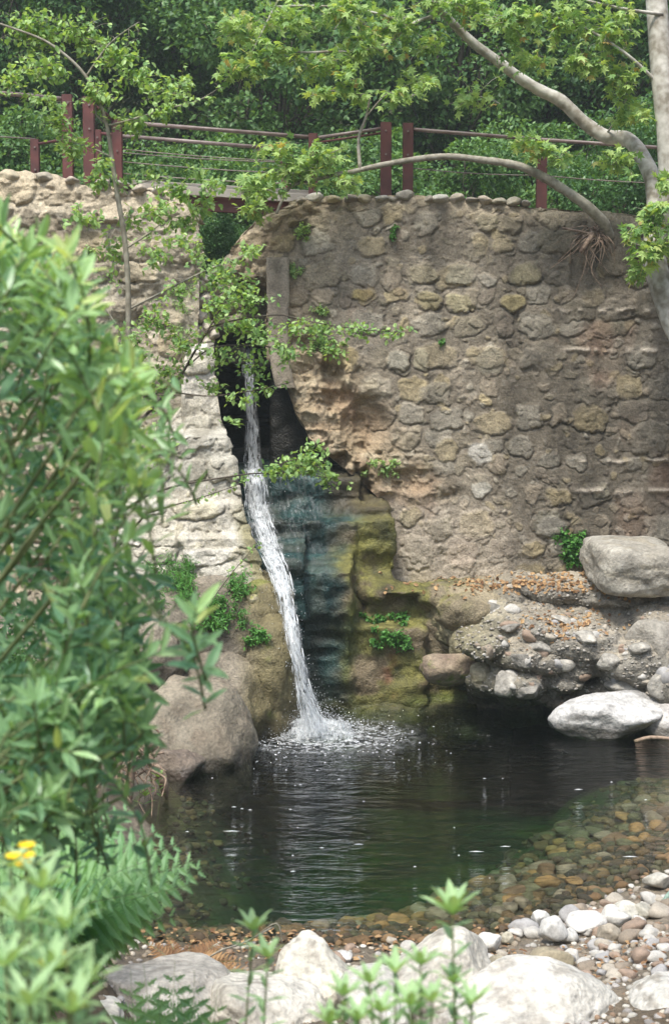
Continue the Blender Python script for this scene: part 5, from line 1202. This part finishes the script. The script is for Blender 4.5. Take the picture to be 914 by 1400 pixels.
YA2 = 12.5; bx = P(90, 1000, YA2).x
al2 = empty('alder_shrub', (bx, YA2, gz(bx, YA2))); tag(al2, 'young alder shrub whose thin twigs stretch right across the slot and the cascade', 'shrub')
fo = Foliage()
base = Vector(al2.location)
def br2(pts, r0=.014, r1=.004):
    c = smooth_path([P(x, y, YA2) for x, y in pts], 5); fo.twig(c, r0, r1, 6); along(c, .05, 1, .07, (.2, 1), .5); return c
fo.twig(smooth_path([base - Vector((0, 0, .1)), P(105, 850, YA2), P(130, 700, YA2), P(160, 620, YA2), P(201, 566, YA2)], 5), .03, .014, 7)
fo.twig(smooth_path([base, P(120, 850, YA2), P(140, 730, YA2), P(200, 678, YA2)], 5), .025, .012, 7); fo.twig(smooth_path([base, P(110, 880, YA2), P(140, 780, YA2), P(200, 702, YA2)], 5), .02, .010, 7)
br2([(201, 566), (241, 523), (266, 481), (287, 447), (300, 425), (320, 395)]); br2([(287, 447), (320, 438), (352, 433), (385, 431), (417, 438), (460, 446), (510, 452), (560, 455)], .009, .003)
br2([(258, 500), (285, 478), (320, 472), (380, 475), (420, 478)], .007, .003); br2([(230, 535), (265, 540), (297, 541), (352, 533), (397, 523)], .008, .003)
br2([(200, 678), (247, 663), (318, 651), (357, 647), (420, 649), (475, 659)], .011, .003); br2([(200, 702), (240, 690), (279, 679), (330, 661)], .009, .003); br2([(357, 647), (390, 632), (430, 622)], .006, .003)
br2([(290, 820), (320, 780), (350, 745)], .004, .002)
for (x, y, w, h, n) in [(300, 420, 40, 30, 22), (340, 410, 40, 30, 20), (330, 450, 50, 24, 22), (360, 455, 30, 30, 14), (400, 450, 34, 18, 10), (440, 455, 40, 16, 12), (490, 455, 44, 14, 11), (535, 455, 30, 8, 6), (345, 500, 36, 30, 16), (300, 490, 34, 26, 14), (250, 470, 46, 34, 26), (235, 510, 40, 30, 18), (290, 530, 30, 18, 8), (380, 475, 30, 14, 7), (450, 480, 30, 12, 6),
                         (400, 640, 34, 20, 20), (425, 635, 34, 20, 22), (375, 645, 26, 14, 10), (450, 655, 24, 14, 12), (430, 610, 16, 12, 5), (330, 655, 16, 8, 3), (320, 575, 16, 14, 4), (330, 545, 30, 14, 5), (360, 530, 24, 10, 4), (210, 540, 40, 40, 18), (180, 480, 40, 40, 26), (210, 440, 40, 30, 20), (150, 520, 40, 40, 22), (215, 600, 30, 30, 16), (190, 640, 40, 30, 18), (270, 350, 30, 24, 10), (290, 385, 34, 20, 14), (240, 400, 30, 30, 12), (390, 490, 24, 14, 8), (520, 640, 34, 16, 12)]:
    if x == 520: continue
    fo.cluster(P(x, y, YA2 + random.uniform(-.2, .2)), (px(w, YA2) * 1.15, .2, px(h, YA2) * 1.15), int(n * 1.3), 6, .056, lv=(.1, 1), **AL)
fo.build(al2, t_oval(.62), M['leaf_alder'], M['bark_dark'])

# ------------------------------------------------------------------ foreground bay shrub
bs = empty('bay_shrub', (-1.35, 3.9, gz(-1.35, 3.9))); tag(bs, 'large glossy leaved bay shrub filling the left foreground', 'shrub')
fo = Foliage(); RB = np.random.default_rng(6)
yy = np.array([225, 255, 300, 345, 400, 450, 500, 560, 620, 680, 720, 760, 800, 850, 900, 960, 1010, 1050, 1090, 1120]); xr = np.array([10, 20, 50, 118, 145, 185, 185, 205, 205, 240, 220, 222, 290, 265, 225, 190, 190, 180, 130, 100])
base = Vector(bs.location); n_st = 0
centres = [(RB.uniform(225, 1110), abs(RB.normal(0, 1))) for _ in range(60)]
while n_st < 290:
    cy_, cu_ = centres[n_st % 60]; y = float(np.clip(cy_ + RB.normal(0, 20), 222, 1112)); lim = np.interp(y, yy, xr); x = lim - cu_ * 95 + RB.normal(0, 20) - 6
    if x < -120:
        centres[n_st % 60] = (cy_, cu_ * .7); continue
    x -= 10
    if x > lim: continue
    Y = RB.uniform(3.1, 4.6); tip = P(x, y, Y); n_st += 1
    inner = (lim - x) / 220
    dr = Vector((RB.normal(.35, .45), RB.normal(-.25, .4), RB.normal(.75, .35))).normalized(); L_ = RB.uniform(.14, .34); st = tip - dr * float(L_)
    if n_st % 8 == 0:
        mid = base.lerp(st, .55) + Vector((-.12, 0, .1)); fo.twig(smooth_path([base + Vector((RB.normal(0, .15), RB.normal(0, .15), 0)), mid, st], 5), .011, .005, 6)
    c = smooth_path([st, st.lerp(tip, .5) + Vector((RB.normal(0, .02), 0, .02)), tip], 6); fo.twig(c, .0042, .0018, 5)
    m = int(L_ * 48) + 5; ph = RB.uniform(0, 6); ax0 = dr; u1 = ax0.cross(Vector((.3, .9, .2))).normalized(); u2 = ax0.cross(u1)
    for k in range(m):
        t = (k + 1) / m; q = c[min(int(t * (len(c) - 1)), len(c) - 1)]
        a = ph + k * 2.4; sd = u1 * math.cos(a) + u2 * math.sin(a); op = 1.3 - .7 * t
        d = (ax0 * (1 - op * .5) + sd * float(op) + Vector((RB.normal(0, .15), RB.normal(0, .15), RB.normal(.05, .2)))).normalized(); nn = (ax0 + Vector((RB.normal(0, .4), -.3 + RB.normal(0, .4), .35)))
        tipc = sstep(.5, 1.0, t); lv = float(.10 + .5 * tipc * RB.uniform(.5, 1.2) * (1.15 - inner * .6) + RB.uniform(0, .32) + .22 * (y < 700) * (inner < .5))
        fo.leaf(q, d, nn, RB.uniform(.045, .10) * (1 - .2 * (t > .9)), min(lv, .96) if RB.random() > .02 else 1.0)
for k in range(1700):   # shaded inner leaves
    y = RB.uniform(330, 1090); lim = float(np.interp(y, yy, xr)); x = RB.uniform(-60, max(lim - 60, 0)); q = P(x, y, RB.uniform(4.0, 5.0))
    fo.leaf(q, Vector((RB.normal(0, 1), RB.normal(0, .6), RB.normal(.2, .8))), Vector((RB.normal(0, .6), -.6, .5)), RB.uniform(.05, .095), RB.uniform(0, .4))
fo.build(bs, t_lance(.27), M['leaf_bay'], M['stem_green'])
# darker shrubs behind it on the left bank
for (X, Y, s) in [(-2.6, 8.6, .42), (-3.3, 10.5, .5), (-3.9, 13.5, .55), (-3.0, 6.4, .40), (-4.4, 16.0, .6), (-2.5, 12.2, .26)]:
    put_tree(T3, X, Y, s, 'dark leafy shrub on the left bank behind the bay shrub', 'shrub', 'dark shrubs on the left bank')

# ------------------------------------------------------------------ ferns and herbs
def frond_data(L, npin, rs):
    pos, d, nn, sz = [], [], [], []; W = .31 * L
    for i in range(npin):
        t = .12 + .86 * i / npin; c = Vector((0, L * t, .16 * L * math.sin(t * 2.4) - .22 * L * t * t)); pl = W * min(1, (t / .3) ** .6) * (1 - t) ** .8 * 1.25 + .004
        for sd in (-1, 1):
            ax = Vector((sd * math.cos(.45), math.sin(.45), -.18)).normalized(); m = max(3, int(pl / .013)); pos.append(tuple(c)); d.append(tuple(ax)); nn.append((0, 0, 1)); sz.append(pl * 1.02)
            for k in range(m):
                u = (k + .5) / m; q = c + ax * pl * u; w = .27 * pl * (1 - u) ** .7 + .006
                for s2 in (-1, 1):
                    pos.append(tuple(q)); dd = (ax * .5 + Vector((-sd * ax.y, sd * ax.x, 0)) * s2).normalized(); d.append(tuple(dd)); nn.append((rs.normal(0, .15), rs.normal(0, .15), 1)); sz.append(w)
    return pos, d, nn, sz
def fern(name, base, fronds, label, mat='leaf_fern', cat='fern', lv=(.2, .9)):
    r = empty(name, base); tag(r, label, cat); rs = np.random.default_rng(len(label))
    for (tip, side) in fronds:
        tip = Vector(tip); v = tip - Vector(base); L = v.length; pos, d, nn, sz = frond_data(L, int(8 + L * 12), rs)
        f = v.normalized(); up = Vector((side, -.9, 1)).normalized(); x = f.cross(up).normalized(); z = x.cross(f); R = np.array(Matrix((x, f, z)).transposed())
        pos = np.array(pos) @ R.T + np.array(base); d = np.array(d) @ R.T; nn = np.array(nn) @ R.T
        g = leaves_mesh('frond', pos, d, nn, sz, t_quad(.30), M[mat], np.clip(rs.uniform(*lv) + rs.normal(0, .08, len(pos)), 0, 1), r)
        mb = MB(); mb.tube([Vector(np.array((0, L * t, .16 * L * math.sin(t * 2.4) - .22 * L * t * t)) @ R.T + np.array(base)) for t in np.linspace(0, 1, 8)], list(np.linspace(.004, .001, 8)), 5); s_ = mb.build('stalk', M['stem_green'], r)
    return r
YF = 6.0; fb = P(-30, 1230, YF); fb.z = gz(fb.x, YF)
fern('bracken', fb, [(P(x, y, Y), s) for x, y, Y, s in [(262, 1160, 5.9, .15), (252, 1192, 5.6, .1), (215, 1120, 6.1, .1), (175, 1088, 6.2, -.1), (232, 1238, 5.6, .25), (120, 1072, 6.2, -.2), (190, 1158, 5.5, 0), (70, 1085, 6.0, -.2), (140, 1118, 5.7, 0), (200, 1268, 5.7, .3), (150, 1205, 5.3, .1), (240, 1138, 6.0, .1), (275, 1172, 5.9, .2), (222, 1216, 5.8, .2), (160, 1245, 5.6, .3), (195, 1185, 5.9, .1)]], 'feathery green bracken fern spilling over the left shore below the bay shrub')
fb2 = P(240, 1470, 5.2); fb2.z = gz(fb2.x, 5.2)
fern('bracken', fb2, [(P(x, y, Y), s) for x, y, Y, s in [(200, 1335, 5.2, .1), (235, 1325, 5.3, 0), (268, 1345, 5.2, .2), (300, 1375, 5.1, .3), (170, 1350, 5.1, -.2), (215, 1370, 5.0, 0), (255, 1380, 5.0, .2)]], 'small green fern at the bottom edge in front of the grey boulder')
fb3 = P(250, 1345, 11.2); fb3.z = gz(fb3.x, 11.2)
fern('dead_bracken', fb3, [(P(x, y, Y), s) for x, y, Y, s in [(200, 1285, 11.3, .1), (230, 1278, 11.4, 0), (262, 1285, 11.2, .2), (300, 1295, 11.2, .3), (330, 1310, 11.0, .3), (215, 1310, 11, .1), (280, 1318, 10.9, .2), (345, 1330, 10.9, .2), (240, 1300, 11.4, 0), (310, 1280, 11.5, 0)]], 'dry orange brown fern on the shore behind the grey boulder', 'dead_leaf', 'dead fern', (.1, .6))

def herb(name, base, stems, label, lsize, lmat='leaf_mug', tmpl=None, flowers=False, cat='plant', step=.04, low=.25, rosette=8):
    r = empty(name, base); tag(r, label, cat); fo = Foliage(); fl = Foliage(); rs = np.random.default_rng(int(base[0] * 100) % 977 + 5)
    for tip in stems:
        tip = Vector(tip); b = Vector(base) + Vector((rs.normal(0, .05), rs.normal(0, .05), -.02)); b = Vector((b.x * .4 + tip.x * .6, b.y * .4 + tip.y * .6, gz(b.x * .4 + tip.x * .6, b.y * .4 + tip.y * .6)))
        c = smooth_path([b, b.lerp(tip, .5) + Vector((rs.normal(0, .03), 0, 0)), tip], 8); fo.twig(c, .005, .0025, 6); L = (tip - b).length; m = int(L * (1 - low) / step); ph = rs.uniform(0, 6)
        for k in range(m):
            t = low + (1 - low) * k / m; q = c[int(t * (len(c) - 1))].lerp(c[min(int(t * (len(c) - 1)) + 1, len(c) - 1)], (t * (len(c) - 1)) % 1)
            for j in (0, 1):
                a = ph + k * 1.6 + j * PI + rs.normal(0, .2); fo.leaf(q, Vector((math.cos(a), math.sin(a), .35 + rs.normal(0, .15))), Vector((0, 0, 1)) + Vector((math.cos(a), math.sin(a), 0)) * -.4, lsize * rs.uniform(.7, 1.1) * (1 - .25 * t), rs.uniform(.1, .8) * .6 + .3 * t)
        for j in range(rosette):
            a = j * 2.4 + ph; e = .5 + .12 * j; fo.leaf(c[-1], Vector((math.cos(a), math.sin(a), e)), Vector((-math.cos(a) * .6, -math.sin(a) * .6, 1)), lsize * rs.uniform(.7, .95), rs.uniform(.6, 1))
        if flowers:
            for j in range(2):
                fl = Foliage()
                cc = c[-1] + Vector((rs.normal(0, .022), rs.normal(0, .02), .02 + rs.normal(0, .012)))
                for q in range(16):
                    a = q * 2 * PI / 16; fl.leaf(cc, Vector((math.cos(a), math.sin(a) , .45 + .25 * (q % 2))), Vector((0, -.5, 1)), .02, rs.random())
                leaves_mesh('flower', fl.p, fl.d, fl.n, fl.s, t_quad(.5), M['petal'], np.array(fl.lv), r)
    fo.build(r, tmpl or t_lance(.30), M[lmat], M['stem_green'], tname='stem')
    return r
def hb(x, Y): v = P(x, 1200, Y); v.z = gz(v.x, Y); return v
herb('leafy_herb', hb(345, 3.7), [P(346, 1272, 3.7), P(366, 1310, 3.6)], 'blurred green leafy stem standing alone before the pale boulders, left of centre', .085, step=.04)
herb('leafy_herb', hb(612, 3.3), [P(618, 1250, 3.3)], 'tall blurred leafy stem with a star of pale leaves at bottom centre', .10, step=.05, rosette=11)
herb('leafy_herb', hb(560, 3.1), [P(x, y, Y - .9) for x, y, Y in [(470, 1362, 4.0), (505, 1345, 4.1), (540, 1330, 4.0), (575, 1320, 4.1), (520, 1385, 3.9), (590, 1370, 3.9), (620, 1345, 4.2), (490, 1395, 3.9), (560, 1375, 3.9), (645, 1372, 4.1), (450, 1400, 4)]], 'low clump of blurred green leaves at the bottom edge around the tall stem', .075, step=.032)
herb('flowering_herb', hb(20, 2.7), [P(x, y, Y) for x, y, Y in [(15, 1185, 2.7), (38, 1192, 2.8), (-30, 1200, 2.6), (92, 1318, 2.5)]], 'out of focus herb with small yellow flowers at the left edge', .085, flowers=True, step=.05, rosette=4)
herb('leafy_herb', hb(60, 2.5), [P(x, y, Y) for x, y, Y in [(58, 1215, 2.5), (30, 1260, 2.4), (90, 1270, 2.4), (10, 1320, 2.3), (70, 1330, 2.3), (120, 1345, 2.4), (40, 1375, 2.2), (100, 1385, 2.2), (0, 1250, 2.6)]], 'big pale green out of focus leaves in the bottom left corner', .095, tmpl=t_lance(.22), step=.045)
q = water_pt(217, 1112); herb('leafy_herb', Vector((q.x, q.y, gz(q.x, q.y))), [(q.x, q.y, .42), (q.x - .15, q.y, .2)], 'small bright green herb standing in the water beside the left bank roots', .16, 'leaf_alder', step=.05, low=.6)

# plants growing on rock: tufts set on real surfaces
def tuft(name, pts, bvhs, label, lsize, mat, tmpl, n=7, leafn=6, reach=.16, cat='plant', group=None, lv=(.2, 1), droop=.3):
    fo = Foliage(); c0 = None; r = None; P0 = []
    for (x, y) in pts:
        best = None
        for bv in bvhs:
            h, nn = hit(bv, x, y)
            if h is not None and (best is None or h.y < best[0].y): best = (h, nn)
        if best: P0.append(best)
    if not P0: return
    r = empty(name, P0[0][0]); tag(r, label, cat, group)
    for h, nn in P0:
        for k in range(n):
            v = (nn + Vector((random.gauss(0, .6), random.gauss(0, .4) - .3, random.gauss(.1, .5)))).normalized() * reach * random.uniform(.5, 1.1)
            fo.spray(h, h + v, leafn, lsize, lv=lv, spread=.75, droop=droop, r=.0025, up=.8, jit=.012)
    fo.build(r, tmpl, M[mat], M['stem_green'])
bw, bb, bl = bvh_of(wall_r), bvh_of(butt), bvh_of(wall_l)
R5 = np.random.default_rng(9)
def blob(x, y, w, h, n): return [(x + R5.uniform(-w, w), y + R5.uniform(-h, h)) for _ in range(n)]
tuft('rock_fern', blob(534, 862, 24, 20, 26) + [(495, 842), (505, 848)], [bvh_cliff], 'bright green maidenhair fern hanging on the wet mossy rock face', .055, 'leaf_small', t_oval(.7), cat='fern', reach=.15, n=8, droop=.5)
tuft('ledge_plant', blob(240, 800, 30, 34, 30), [bb, bvh_l], 'grassy green plant on the left part of the buttress below the pale stones', .10, 'leaf_small', t_lance(.16), reach=.26, lv=(.3, 1), cat='plant')
tuft('ledge_plant', blob(300, 840, 34, 22, 30) + blob(322, 800, 12, 16, 12), [bb, bvh_l], 'bushy green plant growing from the ledge above the brown outcrop', .075, 'leaf_small', t_lance(.3), reach=.24, lv=(.2, 1))
tuft('ledge_plant', blob(352, 872, 10, 10, 10), [bb, bvh_l], 'small bright fern tuft at the edge of the olive rock beside the cascade', .06, 'leaf_small', t_oval(.5), reach=.14)
tuft('ledge_plant', blob(271, 955, 5, 7, 4), [bvh_l], 'tiny green sprig on the brown outcrop just above the big rounded boulder', .05, 'leaf_small', t_oval(.6), reach=.08, n=5)
tuft('creeper', blob(778, 752, 10, 20, 18) + [(770, 730), (762, 735), (795, 728)], [bvh_bank, bw], 'green creeper climbing beside the squarish grey block', .06, 'leaf_small', t_oval(.8), reach=.16, cat='creeper', droop=.1)
tuft('ledge_plant', blob(885, 800, 14, 4, 7), [bvh_bank], 'small green leaves at the foot of the squarish grey block', .055, 'leaf_small', t_oval(.8), reach=.10)
tuft('wall_sprig', blob(538, 318, 5, 9, 5), [bw], 'tiny green sprig high on the wall under the crest stones', .045, 'leaf_small', t_oval(.7), reach=.08, n=5)
tuft('wall_sprig', blob(604, 468, 5, 4, 4), [bw], 'tiny dark green sprig in the middle of the wall face', .045, 'leaf_small', t_oval(.7), reach=.07, n=4)
tuft('wall_sprig', blob(520, 640, 22, 8, 10), [bw], 'pale green spreading sprig on the broken edge of the wall above the moss', .05, 'leaf_alder', t_oval(.6), reach=.14, n=5, lv=(.3, .9))
tuft('wall_sprig', blob(415, 318, 8, 14, 8), [bw], 'green sprig near the top left corner of the right hand wall', .05, 'leaf_alder', t_oval(.7), reach=.12, n=5)
tuft('wall_sprig', blob(445, 475, 26, 10, 12) + blob(430, 440, 14, 18, 8) + blob(405, 365, 8, 12, 5), [bw], 'pale leafy creeper straggling down the left end of the right hand wall', .055, 'leaf_alder', t_oval(.65), reach=.15, n=5, lv=(.2, .9))
tuft('wall_sprig', blob(130, 345, 18, 6, 6), [bl], 'small sprig in a crack of the left hand wall', .05, 'leaf_alder', t_oval(.6), reach=.1, n=4)
tuft('mossy_tuft', blob(250, 430, 14, 30, 8) + blob(220, 620, 16, 30, 10), [bl, bb], 'loose straggling green growth down the right end of the left hand wall', .05, 'leaf_alder', t_lance(.3), reach=.16, n=5, lv=(0, .8))

# fallen leaves
fo = Foliage()
for (x, y, w, h, n) in [(700, 800, 110, 12, 260), (600, 786, 60, 8, 110), (770, 800, 40, 16, 110), (770, 850, 60, 16, 130), (740, 872, 60, 10, 60), (545, 805, 30, 14, 20), (850, 820, 60, 12, 40), (900, 720, 20, 10, 30), (720, 790, 60, 14, 90)]:
    for k in range(n):
        a, b = R5.normal(x, w * .5), R5.normal(y, h * .6); q, nn = hit(bvh_bank, a, b); q2, n2 = hit(bvh_cliff, a, b)
        if q2 is not None and (q is None or q2.y < q.y): q, nn = q2, n2
        if q is None or nn.z < .35: continue
        an = R5.uniform(0, 6.3); t_ = Vector((math.cos(an), math.sin(an), 0)); t_ -= nn * t_.dot(nn)
        fo.leaf(q + nn * .012, t_ + nn * R5.uniform(-.1, .5), nn + Vector((R5.normal(0, .4), R5.normal(0, .4), 0)), R5.uniform(.04, .10), R5.random())
for k in range(420):
    x, y = R5.uniform(190, 700), R5.normal(1283, 9) + (0 if R5.random() < .8 else 30); q = water_pt(x, y, .02); z = max(gz(q.x, q.y), 0) + .015
    an = R5.uniform(0, 6.3); fo.leaf((q.x, q.y, z), (math.cos(an), math.sin(an), R5.uniform(0, .4)), (R5.normal(0, .3), R5.normal(0, .3), 1), R5.uniform(.03, .075), R5.random())
for k in range(240):
    x, y = R5.uniform(600, 914), R5.uniform(1290, 1400); q = water_pt(x, y, .1); z = gz(q.x, q.y) + .03
    an = R5.uniform(0, 6.3); fo.leaf((q.x, q.y, z), (math.cos(an), math.sin(an), R5.uniform(0, .4)), (R5.normal(0, .3), R5.normal(0, .3), 1), R5.uniform(.03, .065), R5.random() * .7)
lv = leaves_mesh('fallen_leaves', fo.p, fo.d, fo.n, fo.s, t_oval(.6), M['dead_leaf'], np.array(fo.lv)); tag(lv, kind='stuff')

# roots and driftwood on the left shore
rt = empty('exposed_roots', water_pt(180, 1110)); tag(rt, 'tangle of pale exposed roots hanging from the left bank to the water', 'roots'); mb = MB()
for k in range(60):
    x = RT.uniform(120, 215); y0 = RT.uniform(985, 1060); y1 = y0 + RT.uniform(25, 80); Y0 = RT.uniform(15.6, 16.6); pts = [P(x + RT.normal(0, 9), y0 + (y1 - y0) * t, Y0 - .25 * t) for t in (0, .3, .6, 1)]
    c = smooth_path(pts, 4); r_ = RT.uniform(.006, .022); mb.tube(c, [r_ * (1 - .6 * i / len(c)) for i in range(len(c))], 5)
c = smooth_path([P(178, 950, 15.8), P(174, 1000, 15.7), P(180, 1060, 15.7), P(176, 1105, 15.7)], 5); mb.tube(c, [.06, .06, .055, .055, .05, .05, .05, .045, .045, .04, .04, .035, .03, .03, .03, .025][:len(c)], 8)
mb.build('roots', M['root'], rt)
dw = MB(); c = smooth_path([P(214, 1045, 16.6), P(222, 1065, 16.5), P(228, 1092, 16.55)], 5); dw.tube(c, [.02, .035, .05, .06, .065, .065, .06, .055, .05, .03, .015][:len(c)], 7); o = dw.build('driftwood', M['root']); tag(o, 'short split piece of driftwood standing at the water beside the brown boulder', 'driftwood')
dw = MB(); dw.tube(smooth_path([P(264, 1325, 11.1), P(300, 1300, 11.0), P(330, 1290, 11.2), P(372, 1268, 11.6)], 4), .008, 5); dw.tube(smooth_path([P(350, 1280, 11.4), P(378, 1262, 11.4), P(386, 1290, 11.4)], 4), .006, 5); o = dw.build('dry_twig', M['bark_thin']); tag(o, 'bare dry twig lying on the orange brown litter by the near shore', 'twig')
for (x, y, n_) in [(862, 1016, 0)]:
    dw = MB(); dw.tube(smooth_path([P(866, 1014, 19.6), P(890, 1008, 19.6), P(930, 1012, 19.6)], 4), .03, 6); o = dw.build('driftwood', M['root']); tag(o, 'grey driftwood branch at the waterline beyond the long pale boulder', 'driftwood')
# thin veil added over the whole scene to lift blacks and soften the light
bm = bmesh.new(); bmesh.ops.create_cube(bm, size=1, matrix=Matrix.Translation((0, 0, 75)) @ Matrix.Diagonal((700, 700, 160, 1)))
me = bpy.data.meshes.new('added_haze'); bm.to_mesh(me); bm.free(); hm, hn = newmat('added_haze'); pv = N(hn, 'ShaderNodeVolumePrincipled'); pv.inputs['Color'].default_value = (.80, .90, .86, 1); pv.inputs['Density'].default_value = .0015; pv.inputs['Anisotropy'].default_value = .2
ho = N(hn, 'ShaderNodeOutputMaterial'); hn.links.new(pv.outputs[0], ho.inputs['Volume']); tag(link_mesh('added_haze', me, hm, None, False), kind='stuff')
# ------------------------------------------------------------------ camera and light
cam = bpy.data.cameras.new('camera'); cam.sensor_fit = 'VERTICAL'; cam.sensor_height = 36; cam.sensor_width = 24; cam.lens = 50; cam.clip_end = 2000; cam.clip_start = .05
co = bpy.data.objects.new('camera', cam); COL.objects.link(co); co.location = (0, 0, CAMZ); co.rotation_euler = (PI / 2 - PITCH, 0, 0); SC.camera = co
cam.dof.use_dof = True; cam.dof.focus_distance = 20.5; cam.dof.aperture_fstop = 4.0
EL, AZ = math.radians(62), math.radians(205)     # sun high, behind the camera's left shoulder (azimuth from +Y, clockwise)
w = bpy.data.worlds.new('World'); SC.world = w; w.use_nodes = True; nt = w.node_tree; nt.nodes.clear()
sky = nt.nodes.new('ShaderNodeTexSky'); sky.sky_type = 'NISHITA'; sky.sun_disc = False; sky.sun_elevation = EL; sky.sun_rotation = AZ; sky.dust_density = 3.0; sky.air_density = 1.2
bg = nt.nodes.new('ShaderNodeBackground'); bg.inputs[1].default_value = .15; ow = nt.nodes.new('ShaderNodeOutputWorld')
nt.links.new(sky.outputs[0], bg.inputs[0]); nt.links.new(bg.outputs[0], ow.inputs[0])
s = bpy.data.lights.new('sun', 'SUN'); s.energy = 2.5; s.angle = math.radians(11); s.color = (1, .97, .90)
so = bpy.data.objects.new('sun', s); COL.objects.link(so)
dirv = Vector((math.sin(AZ) * math.cos(EL), math.cos(AZ) * math.cos(EL), math.sin(EL)))
so.rotation_euler = dirv.to_track_quat('Z', 'Y').to_euler(); so.location = dirv * 40
SC.view_settings.view_transform = 'Standard'; SC.view_settings.look = 'None'; SC.view_settings.gamma = 1; SC.view_settings.exposure = 1.1; SC.view_settings.use_curve_mapping = False
SC.render.engine = 'CYCLES'; cy = SC.cycles; cy.use_denoising = True; cy.max_bounces = 7; cy.diffuse_bounces = 3; cy.glossy_bounces = 3; cy.transmission_bounces = 4; cy.transparent_max_bounces = 24; cy.volume_bounces = 0
cy.caustics_reflective = False; cy.caustics_refractive = False; cy.sample_clamp_indirect = 4; cy.use_adaptive_sampling = True; cy.adaptive_threshold = .02
